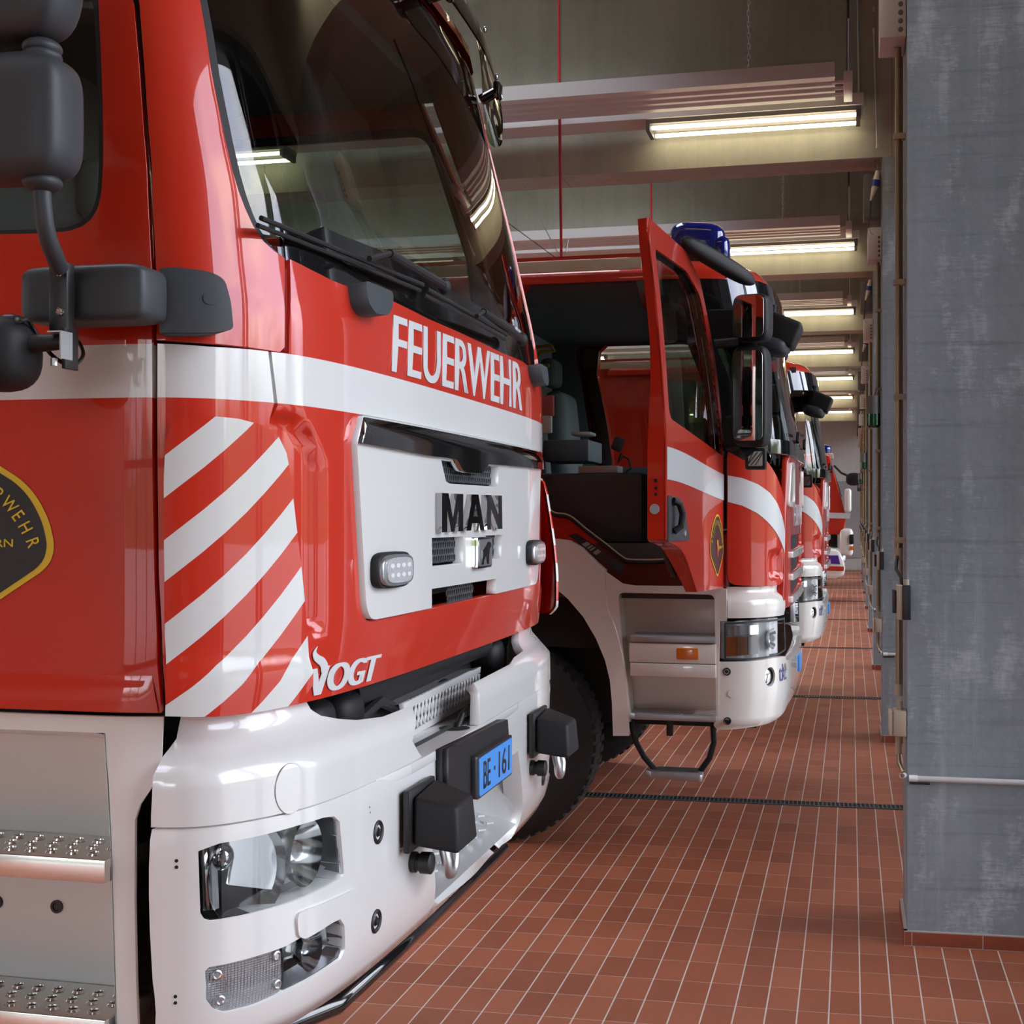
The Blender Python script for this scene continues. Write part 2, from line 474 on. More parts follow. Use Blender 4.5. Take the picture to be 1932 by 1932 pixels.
ma = W('ShaderNodeMath'); ma.operation = 'MULTIPLY_ADD'; wn.links.new(n2.outputs['Fac'], ma.inputs[0]); ma.inputs[1].default_value = -.22; wn.links.new(sp.outputs[2], ma.inputs[2])
ad = W('ShaderNodeMath'); ad.operation = 'ADD'; wn.links.new(ma.outputs[0], ad.inputs[0]); ad.inputs[1].default_value = .08; wn.links.new(ad.outputs[0], tr.inputs[0])
mx = W('ShaderNodeMix'); mx.data_type = 'RGBA'; mx.blend_type = 'MULTIPLY'; mx.inputs[0].default_value = 1; wn.links.new(cr.outputs[0], mx.inputs[6]); wn.links.new(tr.outputs[0], mx.inputs[7])
bg = W('ShaderNodeBackground'); bg.inputs[1].default_value = SKY if 'SKY' in globals() else 6.8; wn.links.new(mx.outputs[2], bg.inputs[0])
ow = W('ShaderNodeOutputWorld'); wn.links.new(bg.outputs[0], ow.inputs[0])

# ---------------------------------------------------------------- shared materials
def concrete(name, a, b, streak=.5, white=0., rough=.75, joints=None, zs=.25):
    g = NT(name); c = g.coord('Object'); x, y, z = g.sep(c)
    big = g.noise(c, .9, 6, .6); fine = g.noise(c, 28, 4)
    st = g.noise(g.comb(g.math('MULTIPLY', x, 5.), g.math('MULTIPLY', y, 5.), g.math('MULTIPLY', z, zs)), 1.6, 6, .65)
    k = g.math('ADD', g.math('MULTIPLY', big, .55), g.math('ADD', g.math('MULTIPLY', st, streak), g.math('MULTIPLY', fine, .14)))
    k = g.math('SUBTRACT', k, .55*.5+streak*.5+.07-.5)
    col = g.ramp(k, (.36, a), (.62, b))
    if white:
        blot = g.noise(g.comb(g.math('MULTIPLY', x, 2.6), g.math('MULTIPLY', y, 2.6), g.math('MULTIPLY', z, 1.1)), 2.3, 10, .72)
        gr = g.noise(g.comb(x, y, g.math('MULTIPLY', z, 6.)), 16, 4, .7)
        f = g.math('MULTIPLY', g.math('SUBTRACT', g.math('ADD', blot, g.math('MULTIPLY', gr, .35)), .70), 4.2*white, clamp=True)
        col = g.mix(f, col, (.55, .60, .63))
        bd = g.noise(g.comb(g.math('MULTIPLY', x, .6), g.math('MULTIPLY', y, .6), g.math('MULTIPLY', z, 18.)), 2.2, 4, .6)
        col = g.mix(g.math('MULTIPLY', g.math('SUBTRACT', bd, .52, clamp=True), 2.0, clamp=True), col, tuple(v*.55 for v in a))
        # a dry efflorescence band close to the free edge and vertical run marks
        e = g.math('MULTIPLY', g.math('SUBTRACT', g.noise(g.comb(g.math('MULTIPLY', x, 13.), 0., g.math('MULTIPLY', z, .5)), 1., 5, .7), .57), 4., clamp=True)
        col = g.mix(g.math('MULTIPLY', e, .5), col, (.50, .56, .60))
    if joints:
        for ax, step, ph in joints:
            s = (x, y, z)[ax]
            m = g.math('ABSOLUTE', g.math('SUBTRACT', g.math('FRACT', g.math('DIVIDE', g.math('ADD', s, ph), step)), .5))
            line = g.math('LESS_THAN', m, .006/step)
            col = g.mix(g.math('MULTIPLY', line, .45), col, tuple(v*.55 for v in a))
    g.base(col); g.b.inputs['Roughness'].default_value = rough; g.bump(g.math('ADD', fine, g.math('MULTIPLY', st, .6)), .25, .006)
    return g.m
M_beam = concrete('beam_concrete', (.33, .325, .255), (.44, .43, .345), .45, joints=((0, 2.36, .9), (2, 1.7, .28)))
M_pillar = concrete('pillar_concrete', (.20, .232, .248), (.32, .36, .38), .35, white=1.0)
M_wall = concrete('wall_concrete', (.55, .56, .52), (.66, .67, .63), .3)
M_ceil = concrete('ceiling_concrete', (.46, .45, .38), (.56, .55, .47), .3)

def tile_floor():
    g = NT('red_tile_floor'); x, y, z = g.sep(g.coord('Object'))
    y2 = g.math('SUBTRACT', y, g.math('MULTIPLY', x, .04))
    fx = g.math('DIVIDE', g.math('SUBTRACT', x, .129), .0985); fy = g.math('DIVIDE', g.math('SUBTRACT', y2, 5.172), .2115)
    ax = g.math('ABSOLUTE', g.math('SUBTRACT', g.math('FRACT', g.math('ADD', fx, 100.)), .5))
    ay = g.math('ABSOLUTE', g.math('SUBTRACT', g.math('FRACT', g.math('ADD', fy, 100.)), .5))
    lx = g.math('GREATER_THAN', ax, .5-.0024/.0985); ly = g.math('GREATER_THAN', ay, .5-.0016/.2115)
    line = g.math('MAXIMUM', lx, g.math('MULTIPLY', ly, .72))
    wn = g.nt.nodes.new('ShaderNodeTexWhiteNoise'); wn.noise_dimensions = '2D'
    g.nt.links.new(g.comb(g.math('FLOOR', g.math('ADD', fx, 100.)), g.math('FLOOR', g.math('ADD', fy, 100.)), 0.), wn.inputs['Vector'])
    c = g.coord('Object'); big = g.noise(c, .8, 4); fine = g.noise(c, 60, 4)
    k = g.math('ADD', g.math('MULTIPLY', wn.outputs['Value'], .36), g.math('ADD', g.math('MULTIPLY', big, .5), g.math('MULTIPLY', fine, .2)))
    col = g.ramp(k, (.2, (.215, .060, .028)), (.52, (.31, .088, .040)), (.85, (.40, .125, .060)))
    col = g.mix(line, col, (.56, .50, .43))
    g.base(col); r = g.math('ADD', g.math('MULTIPLY', big, .16), .44); g.put(g.b.inputs['Roughness'], g.math('ADD', r, g.math('MULTIPLY', line, .3)))
    g.bump(g.math('SUBTRACT', g.math('MULTIPLY', fine, .12), line), .22, .003)
    return g.m
M_floor = tile_floor()
M_skirt = mat('red_skirting_tile', (.30, .075, .035), .35, var=(9, (.24, .06, .03)))
M_grout = mat('pale_grout', (.45, .42, .38), .8)
M_galv = mat('galvanised_steel', (.55, .56, .56), .38, .9)
M_white_metal = mat('white_enamel', (.58, .58, .56), .45)
M_grey_plastic = mat('grey_plastic', (.42, .42, .42), .5)
M_black = mat('black_plastic', (.012, .012, .013), .42)
M_tan = mat('beige_plastic', (.45, .37, .27), .5)
M_brass = mat('bronze_conduit', (.33, .25, .16), .34, .75)
M_dark = mat('dark_recess', (.006, .006, .006), .8)
M_tube = mat('lit_tube', (1, 1, 1), .4, emit=(1, .86, .60), estr=7)
M_glass_door = glass_mat('door_glass', (.985, .99, .985))
M_mull = mat('grey_door_frame', (.10, .11, .115), .4, .5)
M_pave = mat('outdoor_paving', (.42, .41, .39), .8, var=(1.5, (.36, .35, .33)))
# ---------------------------------------------------------------- setting
X0, X1, Y0, Y1, ZC = -14.5, 1.15, -8.4, 40.9, 5.6
NB = 8
PY = [5.32+4.66*(k) for k in range(-3, NB)]        # near faces of the pillars
o = MB().bb((X0, Y0, -.12), (X1, Y1, 0)).build('floor', M_floor); struct(o, 'red clay tile floor with pale joints')
SXA, SXB = -6.6, -1.5                             # unseen roof lights added between the beams to brighten them
m = MB().bb((X0, Y0, ZC), (SXA, Y1, ZC+.25)).bb((SXB, Y0, ZC), (X1+.1, Y1, ZC+.25)); ya = Y0; RL = []
for y in PY:
    if y+4.2 < Y1: RL.append((y+.9, y+4.1))
for a, b in RL: m.bb((SXA, ya, ZC), (SXB, a, ZC+.25)); ya = b
m.bb((SXA, ya, ZC), (SXB, Y1, ZC+.25)); o = m.build('ceiling', M_ceil); struct(o)
for i, (a, b) in enumerate(RL):
    fr = MB()
    for q in (a, (a+b)/2, b): fr.bb((SXA, q-.03, ZC+.16), (SXB, q+.03, ZC+.24))
    o = fr.build('window_%d' % (i+10), M_mull); struct(o)
    MB().bb((SXA, a, ZC+.19), (SXB, b, ZC+.2)).build('window_glazing', M_glass_door, o)
    L = bpy.data.lights.new('daylight_portal', 'AREA'); L.shape = 'RECTANGLE'; L.size = SXB-SXA; L.size_y = b-a; L.cycles.is_portal = True
    lo = bpy.data.objects.new('daylight_portal', L); COL.objects.link(lo); lo.location = ((SXA+SXB)/2, (a+b)/2, ZC+.15)
o = MB().bb((X0-.3, Y0, 0), (X0, Y1, .9)).bb((X0-.3, Y0, 4.1), (X0, Y1, ZC)).build('wall_back', M_wall); struct(o)
def glazing(nm, a0, a1, z0, z1, n, at, axis):
    fr = MB(); gl = MB(); wd = (a1-a0)/n
    def B(m, p, q, za, zb, t): m.bb((p, at-t, za) if axis == 0 else (at-t, p, za), (q, at+t, zb) if axis == 0 else (at+t, q, zb))
    for j in range(n+1): B(fr, a0+j*wd-.035, a0+j*wd+.035, z0, z1, .04)
    for z in (z0+.04, (z0+z1)/2, z1-.04): B(fr, a0, a1, z-.04, z+.04, .035)
    B(gl, a0, a1, z0, z1, .004)
    o = fr.build(nm, M_mull); struct(o); gl.build('window_glazing', M_glass_door, o)
o = MB().bb((X0, Y0-.3, 0), (-4.6, Y0, 4.1)).build('wall_near', M_wall); struct(o)
glazing('window_1', -4.6, X1, 0, 4.1, 5, Y0-.05, 0)  # unseen end glazing, added to let in more daylight
glazing('window_2', Y0, Y1, .9, 4.1, 30, X0-.1, 1)  # unseen row of back windows, added as extra daylight
o = MB().bb((X0, Y0-.3, 4.1), (X1, Y0, ZC)).build('wall_near', M_wall); struct(o)
for (loc, rot, sx, sy) in (((-1.7, Y0+.05, 2.05), (0, 1, 0), 5.8, 4.0), ((X0+.05, (Y0+Y1)/2, 2.5), (1, 0, 0), Y1-Y0, 3.1)):
    L = bpy.data.lights.new('daylight_portal', 'AREA'); L.shape = 'RECTANGLE'; L.size = sx; L.size_y = sy; L.cycles.is_portal = True
    lo = bpy.data.objects.new('daylight_portal', L); COL.objects.link(lo); lo.location = loc; lo.rotation_euler = V(rot).to_track_quat('-Z', 'Y').to_euler()
o = MB().bb((X0, Y1, 0), (X1, Y1+.3, ZC)).build('wall_end', M_wall); struct(o, 'pale concrete wall at the far end of the hall')
o = MB().bb((X1-.25, Y0, 4.05), (X1+.1, Y1, ZC)).build('wall_front', M_ceil); struct(o)
M_ext = mat('forecourt', (.20, .195, .185), .9)
o = MB().bb((X1+.02, -60, -.3), (70, 80, -.02)).bb((-70, -60, -.3), (X0-.3, 80, -.02)).bb((X0-.3, -60, -.3), (X1+.02, Y0-.3, -.02)).build('ground', M_ext); struct(o)
# beams, pillars, skirting tiles, glazed gates
for i, y in enumerate(PY):
    k = i-3; xp = .204+.011*max(0, k)
    if k != 0: o = MB().bb((xp, y, 0), (X1, y+.42, 4.10)).build('pillar', M_pillar, origin=(xp, y, 0))
    else:
        m = MB(); m.prism([(xp, y), (X1, y+.06*(X1-xp)), (X1, y+.44), (xp, y+.42)], 2, 0, 4.10); o = m.build('pillar', M_pillar, origin=(xp, y, 0))
    struct(o, 'weathered grey concrete pillar')
    o = MB().bb((X0, y, 4.10), (xp-.012 if k < 0 else .165, y+.38, ZC)).build('beam', M_beam); struct(o)
    o = MB().bb((.165, y+.004, 4.10), (X1-.25, y+.40, ZC)).build('beam', M_beam); struct(o)
    if k >= 0:
        m = MB(); m2 = MB()
        sl = .06 if k == 0 else 0
        n = 0; xx = xp-.012
        while xx < X1-.1:
            x2 = min(xp+.016+.2515*n, X1)
            if x2-xx > .01:
                ya = y-.012+sl*(xx-xp); yb = y-.012+sl*(x2-xp)
                m.prism([(xx+.002, ya), (x2-.002, yb), (x2-.002, yb+.012), (xx+.002, ya+.012)], 2, .003, .052)
            xx = x2; n += 1
        for q in range(2):
            m.bb((xp-.014, y-.005+q*.222, .003), (xp, y-.005+q*.222+.218, .052))
        m2.bb((xp-.012, y-.010, 0), (xp, y+.43, .056)); m2.prism([(xp-.012, y-.0115), (X1, y-.0115+sl*(X1-xp)), (X1, y+.01+sl*(X1-xp)), (xp-.012, y+.01)], 2, 0, .056)
        o = m.build('baseboard_tiles', M_skirt); struct(o); o = m2.build('baseboard_grout', M_grout); struct(o)
M_fr = M_mull
for i in range(len(PY)-1):
    a, b = PY[i]+.45, PY[i+1]-.03; n = 4; wd = (b-a)/n
    fr = MB(); gl = MB()
    for j in range(n):
        p, q = a+j*wd, a+(j+1)*wd
        for (u, v2, z0, z1) in ((p+.01, p+.075, .02, 4.03), (q-.075, q-.01, .02, 4.03), (p+.01, q-.01, .02, .16), (p+.01, q-.01, 3.93, 4.03)):
            fr.bb((X1-.20, u, z0), (X1-.14, v2, z1))
        for z0, z1 in ((.16, 3.93),): gl.bb((X1-.174, p+.07, z0), (X1-.168, q-.07, z1))
    o = fr.build('door_%d' % (i+1), M_fr); struct(o)
    g = gl.build('door_glazing', M_glass_door, o); 
for (ya, yb) in ((Y0, PY[0]),): struct(MB().bb((X1-.2, ya, 0), (X1-.05, yb, 4.05)).build('wall_infill', M_wall))
glazing('window_3', PY[-1]+.45, Y1-.02, 0, 4.05, 2, X1-.17, 1)  # unseen glazing, added so daylight reaches the end wall
# daylight portals in the gate openings
for a, b in [(PY[i]+.42, PY[i+1]) for i in range(len(PY)-1)]+[(PY[-1]+.45, Y1)]:
    L = bpy.data.lights.new('daylight_portal', 'AREA'); L.shape = 'RECTANGLE'; L.size = b-a; L.size_y = 4.0; L.cycles.is_portal = True
    lo = bpy.data.objects.new('daylight_portal', L); COL.objects.link(lo); lo.location = (X1-.12, (a+b)/2, 2.03); lo.rotation_euler = (math.pi/2, 0, math.pi/2)
    lo.rotation_euler = V((-1, 0, 0)).to_track_quat('-Z', 'Y').to_euler(); 
# end wall door leaf with its frame line
o = MB().bb((.02-.9, Y1-.04, .35), (.02+.3, Y1-.001, 2.55)).build('door_20', mat('pale_door', (.40, .42, .41), .5)); struct(o)
# ---------------------------------------------------------------- truck materials
def paint(name, stripe=None, col=(.56, .028, .010), diag=False):
    """glossy red body paint; stripe=(z0, z1) is the white band, diag: hazard striping on the corner deflector (pattern in the part's own UV)"""
    g = NT(name); b = g.b; b.inputs['Roughness'].default_value = .34; b.inputs['Coat Weight'].default_value = 1; b.inputs['Coat Roughness'].default_value = .02; b.inputs['Specular IOR Level'].default_value = .15
    c = None
    if diag:
        uv = g.sep(g.coord('UV'))
        k = g.math('FRACT', g.math('DIVIDE', g.math('ADD', g.math('SUBTRACT', uv[1], g.math('MULTIPLY', uv[0], diag[0])), diag[2]), diag[1]))
        c = g.mix(g.math('LESS_THAN', k, .5), col, (.68, .69, .67))
    elif stripe:
        uv = g.sep(g.coord('UV'))
        k = g.math('MULTIPLY', g.math('GREATER_THAN', uv[1], stripe[0]), g.math('LESS_THAN', uv[1], stripe[1]))
        c = g.mix(k, col, (.70, .71, .69))
    if c is not None: g.base(c)
    else: b.inputs['Base Color'].default_value = (*col, 1)
    return g.m
M_red = paint('red_paint')
M_redband = paint('red_paint_white_band', (1.779, 1.861))
M_whitep = mat('white_paint', (.74, .74, .72), .25, coat=1, coat_rough=.03)
M_decal = mat('white_reflective_foil', (.66, .68, .68), .35, coat=.6)
M_chrome = mat('dark_chrome', (.46, .46, .47), .05, 1)
M_chrome2 = mat('chrome', (.86, .86, .86), .05, 1)
M_steel = mat('stainless_steel', (.66, .64, .60), .16, 1)
M_trim = mat('grey_black_plastic', (.040, .046, .052), .48, spec=.4)
M_trim2 = mat('black_textured_plastic', (.013, .013, .0145), .55, spec=.3)
M_gloss = mat('gloss_black', (.008, .008, .009), .08, coat=1)
M_rubber = mat('tyre_rubber', (.016, .016, .016), .75, bump=(40, .3, .003))
M_under = mat('black_chassis', (.012, .012, .012), .6)
M_int = mat('dark_cab_lining', (.05, .05, .052), .7)
M_int2 = mat('grey_cab_lining', (.12, .13, .135), .75)
M_ws = glass_mat('windscreen_glass', (.62, .70, .66), ior=1.62)
M_side = glass_mat('side_window_glass', (.55, .62, .58), ior=1.6)
M_smoke = glass_mat('smoked_acrylic', (.42, .40, .34), ior=1.45)
M_lens = glass_mat('clear_lens', (.96, .97, .97), ior=1.45)
M_refl = mat('reflector', (.80, .82, .83), .10, 1)
M_refl2 = mat('satin_reflector', (.62, .65, .68), .32, 1)
M_led = mat('led_lens', (.58, .60, .60), .2, .15, coat=1, bump=(160, .8, .004))
M_blue = mat('blue_plate', (.06, .32, .85), .4, coat=.5)
M_gold = mat('yellow_foil', (.72, .50, .02), .4)
M_ink = mat('black_foil', (.014, .014, .016), .35, coat=.3)
M_rib = NT('ribbed_lens'); _c = M_rib.sep(M_rib.coord('UV'))
_s = M_rib.math('SINE', M_rib.math('MULTIPLY', _c[0], 1050.)); _t = M_rib.math('SINE', M_rib.math('MULTIPLY', _c[1], 1700.))
M_rib.bump(M_rib.math('ADD', _s, M_rib.math('MULTIPLY', _t, .5)), .9, .002); M_rib.b.inputs['Base Color'].default_value = (.50, .52, .55, 1); M_rib.b.inputs['Roughness'].default_value = .15; M_rib.b.inputs['Metallic'].default_value = .75; M_rib.b.inputs['Coat Weight'].default_value = 1
M_rib = M_rib.m
M_amber = mat('amber_lens', (.80, .20, .01), .2, coat=1)

def tread(mb, c, r, wdt, n=56):
    """tyre as a lathe around Y with block tread"""
    x, y, z = c; h = wdt/2
    prof = [(-h*.8, r*.56), (-h*.95, r*.62), (-h, r*.78), (-h*.96, r*.90), (-h*.80, r*.965), (-h*.3, r*.985), (h*.3, r*.985), (h*.80, r*.965), (h*.96, r*.90), (h, r*.78), (h*.95, r*.62), (h*.8, r*.56)]
    mb.lathe(c, (0, 1, 0), prof, 64)
    for i in range(n):
        a = 2*math.pi*i/n
        for s in (-1, 1):
            q = Quaternion((0, 1, 0), a + (.0 if s > 0 else math.pi/n))
            mb.box(V(c) + q @ V((r*.972, s*h*.45, 0)), (r*.036, h*.66, 2*math.pi*r/n*.62), .004, q.to_matrix(), 1)
def wheel(parent, c, r, wdt, out):
    m = MB(); tread(m, c, r, wdt); t = m.build('tyre', M_rubber, parent)
    m = MB(); h = wdt/2; x, y, z = c
    m.lathe(c, (0, out, 0), [(-h*.8, r*.57), (h*.80, r*.57), (h*.86, r*.55), (h*.55, r*.50), (h*.35, r*.40), (h*.5, r*.30), (h*.75, r*.27), (h*.8, r*.12), (h*.8, .001)], 40)
    for i in range(10):
        a = i*math.pi/5; m.cyl((x+math.cos(a)*r*.35, y+out*h*.3, z+math.sin(a)*r*.35), (x+math.cos(a)*r*.35, y+out*h*.55, z+math.sin(a)*r*.35), .013, n=6)
    m.build('rim', mat('grey_rim', (.30, .30, .30), .45, .4), parent)
def seat(parent, x, y, z, m, back=.75, face=1):
    b = MB(); b.box((x, y, z+.07), (.50, .48, .14), .05, None, 3); b.build('seat', m, parent)
    b = MB(); b.box((x-.27*face, y, z+.10+back/2), (.13, .46, back), .055, Quaternion((0, 1, 0), -.10*face).to_matrix(), 3)
    b.box((x-.36*face, y, z+.16+back+.06), (.10, .27, .17), .04, None, 3); b.build('backrest', m, parent)

# ================================================================ the near fire engine
half = [(0, -.842), (.2, -.8425), (.4, -.844), (.6, -.849), (.75, -.857), (.85, -.868), (.93, -.884), (1.0, -.910), (1.05, -.938), (1.085, -.968), (1.108, -1.002), (1.121, -1.045), (1.128, -1.10), (1.131, -1.25), (1.133, -1.6), (1.133, -2.2), (1.133, -3.4)]
man_fx = pw((1.20, -.022), (1.36, -.002), (1.42, 0), (1.95, 0), (2.14, -.022), (2.4, -.078), (2.9, -.19), (3.1, -.24))
man_in = pw((1.9, 0), (2.4, .03), (2.9, .085), (3.1, .115))
CAB = Plan(half, 3.04, man_fx, man_in)
MAN = thing('fire_engine', 'red and white fire engine nearest the viewer, white grille panel and blue number plate', 'fire engine', (-2.3, 3.04, 0))
mir = lambda l: [(-u, z) for u, z in l][::-1]
px = CAB.px
# ---- door skin with its window opening
d_edge = px([(304, 1345), (296, 1250), (291, 1087), (287, 860), (286, 700), (285, 500), (278, 360), (271, 252), (262, 120), (252, 4)])
ztop = 2.93; zb = d_edge[0][1]; uL = d_edge[0][0]-1.25
de = d_edge + [(d_edge[-1][0]-.10, ztop)]
door_o = [(uL, zb)] + de + [(uL, ztop)]
win = px([(0, 442), (90, 440), (130, 436), (156, 427), (174, 412), (185, 392), (191, 365), (194, 320), (194, 200), (190, 90), (186, 4)])
win_o = [(uL+.12, win[0][1])] + win + [(win[-1][0]-.035, 2.80), (uL+.14, 2.80)]
win_o = rnd(win_o, [.06]+[.006]*(len(win_o)-3)+[.06, .06])
for sgn, W_ in ((1, lambda l: l), (-1, mir)):
    dr = patch('door', MAN, CAB, W_(door_o), M_redband, holes=[W_(win_o)], depth=.03, grid=.045)
    cu = sum(p[0] for p in win_o)/len(win_o); cz = sum(p[1] for p in win_o)/len(win_o)
    inner = [(cu+(u-cu)*.945, cz+(z-cz)*.955) for u, z in win_o]
    patch('window_seal', dr, CAB, W_(win_o), M_trim2, holes=[W_(inner)], off=-.006, depth=.02, grid=.05)
    patch('window_glass', dr, CAB, W_([(cu+(u-cu)*.97, cz+(z-cz)*.97) for u, z in win_o]), M_side, off=-.014, depth=.004, grid=.12, back=False)
    # pressed crease low on the door
    patch('crease', dr, CAB, W_([(uL, zb), (d_edge[0][0]-.004, zb+.002), (d_edge[1][0]-.006, 1.352), (uL, 1.352)]), M_red, off=(lambda u, z: .005*(1-smoothstep(1.335, 1.352, z))), depth=0, grid=.03)
# ---- corner panel below the windscreen pillar, upper pillar skin
gapR = px([(295, 641), (296, 600), (294, 500), (288, 380), (281, 252), (272, 120), (263, 4)])
ws_near = px([(378, 4), (388, 60), (398, 130), (410, 190), (424, 260), (438, 320), (450, 360), (462, 392), (477, 425), (497, 455), (518, 474), (537, 487)])
ext = lambda a, z: (a[0]+(z-a[1])*.10, z)
ws_top = (ws_near[0][0]-.02, 2.90)
pil = gapR + [(gapR[-1][0]-.07, 2.93), ws_top] + ws_near + px([(537, 560), (537, 655), (528, 664), (470, 655), (393, 647), (340, 643)])
for W_ in (lambda l: l, lambda l: [(-u-.085*smoothstep(.80, .98, -u)*(1-smoothstep(1.06, 1.16, -u))*(1 if z > 2.03 else 0), z) for u, z in l][::-1]): patch('pillar_skin', MAN, CAB, W_(pil), M_red, depth=.02, grid=.03)
cor = px([(297, 648), (393, 654), (470, 659), (506, 663), (517, 761), (509, 790), (507, 810)])
cor_o = cor + px([(506, 1325), (480, 1332), (430, 1342), (380, 1345), (330, 1345), (313, 1342), (307, 1250), (300, 1087), (297, 860)])
for W_ in (lambda l: l, mir): patch('corner_panel', MAN, CAB, W_(cor_o), M_redband, depth=.03, grid=.03)
# ---- hazard-striped deflector standing off the corner
dfo = .036
df = CAB.px([(313, 1349), (311, 1200), (309, 1000), (309, 900), (312, 840), (322, 800), (345, 787), (400, 785), (450, 790), (495, 802), (525, 822), (541, 855), (549, 900), (558, 980), (570, 1080), (580, 1190), (582, 1290), (555, 1326), (480, 1341), (400, 1350)], dfo)
def dbulge(u, z): return dfo + .010*(1-smoothstep(1.345, 1.375, z)) - .030*(1-smoothstep(0, .03, 1.735-z))*0
DIAG = [.72, .1165, 0.0]
du = CAB.pick(312, 938, dfo)      # lower edge of the top white bar at the outer edge
M_haz = None
def hazard(phase):
    return paint('hazard_paint_%d' % phase, diag=(.72, .1165, HAZ[phase]))
p1 = CAB.pick(313, 937, dfo); p2 = CAB.pick(313, 1096, dfo); p3 = CAB.pick(320, 1253, dfo); p4 = CAB.pick(480, 797, dfo); p5 = CAB.pick(543, 880, dfo); p6 = CAB.pick(313, 1020, dfo); p7 = CAB.pick(557, 1020, dfo)
print('HAZ', [tuple(round(c, 4) for c in q) for q in (p1, p2, p3, p4, p5, p6, p7)])
hslope = (p4[1]-p1[1])/(p4[0]-p1[0]); hper = p1[1]-p2[1]
hph = -(p1[1]-hslope*p1[0])
M_hz = paint('hazard_paint', diag=(hslope, hper, hph + 10*hper))
M_hz2 = paint('hazard_paint_mirrored', diag=(-hslope, hper, hph + 10*hper))
patch('corner_deflector', MAN, CAB, df, M_hz, off=dbulge, depth=.035, grid=.03)
a0 = min(-u for u, z in df)
dff = [(lerp(1.0, 1.34, (-u-a0)/(max(-q[0] for q in df)-a0)), z) for u, z in df][::-1]
fdf = patch('corner_deflector', MAN, CAB, dff, M_hz2, off=lambda u, z: .030+.034*smoothstep(1.16, 1.0, abs(u)), depth=.007, grid=.03)
patch('deflector_inner_shade', fdf, CAB, [(lerp(u, 1.17, .02), lerp(z, 1.55, .01)) for u, z in dff], paint('shaded_deep_red', col=(.20, .008, .004)), off=lambda u, z: .022+.034*smoothstep(1.16, 1.0, abs(u)), depth=.0, grid=.03, back=True)  # inner face in darker red, the gap's shade put into the colour
# ---- front flap (red) with the recess beside the deflector and the grille opening
f_left = px([(512, 664), (524, 765), (515, 800), (514, 815)])
zf = CAB.pick(722, 1284)[1]; 
cowl = px([(547, 489), (583, 507), (626, 529), (662, 543), (735, 565), (807, 601), (860, 624), (886, 636)])
up_left = px([(545, 667), (547, 600)])
front_half = [(f_left[-1][0], 1.245), ] + f_left[::-1] + up_left + cowl
cowl_full = cowl + [(-u, z) for u, z in cowl[::-1]]
front_o = [(f_left[-1][0], zf)] + f_left[::-1] + up_left + cowl_full + [(-u, z) for u, z in (up_left[::-1] + f_left)] + [(-f_left[-1][0], zf)]
gTL, gL, gBL, gB = px([(675, 784), (664, 834), (690, 1172), (720, 1172)])
gz0 = CAB.pick(800, 1148)[1]; gz1 = gTL[1]
GH = [(gTL[0]+.006, gz1+.004), (gL[0]-.004, gL[1]), (gBL[0]-.022, gz0-.004)]
g_open = rnd(GH[::1] + [(-u, z) for u, z in GH[::-1]], [.012, .01, .05, .05, .01, .012])
ur = CAB.pick(600, 900)[0]; zt = CAB.pick(560, 783)[1]; zl = CAB.pick(612, 1190)[1]
def recess(u, z):
    a = abs(u)-abs(ur)
    # rounded upper corner of the recess
    zt2 = zt - .06*(1-min(1, max(0, a/.10)))**3
    return -.020*smoothstep(-.030, .016, a)*smoothstep(-.004, .016, zt2-z)*smoothstep(-.010, .012, z-zl)
fp = patch('front_flap', MAN, CAB, front_o, M_redband, holes=[g_open], off=recess, depth=.03, grid=.022)
# ---- black cowl strip and windscreen
wsz = lambda l: l
ws_half = [ws_top] + ws_near + cowl
FAR = lambda l: [(-u-.085*smoothstep(.80, .98, -u), z) for u, z in l][::-1]
ws_o = ws_half + FAR(ws_half)
patch('windscreen', MAN, CAB, [(u*.998, z-.002) for u, z in ws_o], M_ws, off=-.012, depth=.006, grid=.05)
band = [(u, z+.075) for u, z in cowl]
cz = cowl_full + [(u, z+(.10 if abs(u) < .85 else .06)) for u, z in cowl_full[::-1]]
patch('cowl_strip', MAN, CAB, [(u, z-.004) for u, z in cz], M_gloss, off=-.008, depth=.01, grid=.04)
sd = [(u+(.022 if i else .02), z) for i, (u, z) in enumerate([ws_top]+ws_near)]
sideband = [ws_top]+ws_near + sd[::-1]
for W_ in (lambda l: l, FAR): patch('windscreen_seal', MAN, CAB, W_([(u, z) for u, z in sideband]), M_trim2, off=-.009, depth=.008, grid=.03)
# ---- roof
ut = abs(ws_top[0])
roof = MB()
ring = [CAB.P(u, 2.90) for u in [-3.0, -2.2, -1.6, -1.35, -1.25, -1.15, -1.05, -.95, -.8, -.6, -.3, 0, .3, .6, .8, .95, 1.05, 1.15, 1.25, 1.35, 1.6, 2.2, 3.0]]
ctr = V((-1.9, 3.04, 0)); rows = []
for k, (q, dz) in enumerate(((1, 0), (.995, .03), (.97, .065), (.93, .09), (.8, .12), (.5, .14), (.02, .15))):
    rows.append([V((ctr.x+(p.x-ctr.x)*q, ctr.y+(p.y-ctr.y)*q, 2.90+dz)) for p in ring])
n = len(ring); roof.add([p for r_ in rows for p in r_], [(j*n+i, j*n+i+1, (j+1)*n+i+1, (j+1)*n+i) for j in range(len(rows)-1) for i in range(n-1)])
roof.build('roof', M_red, MAN)
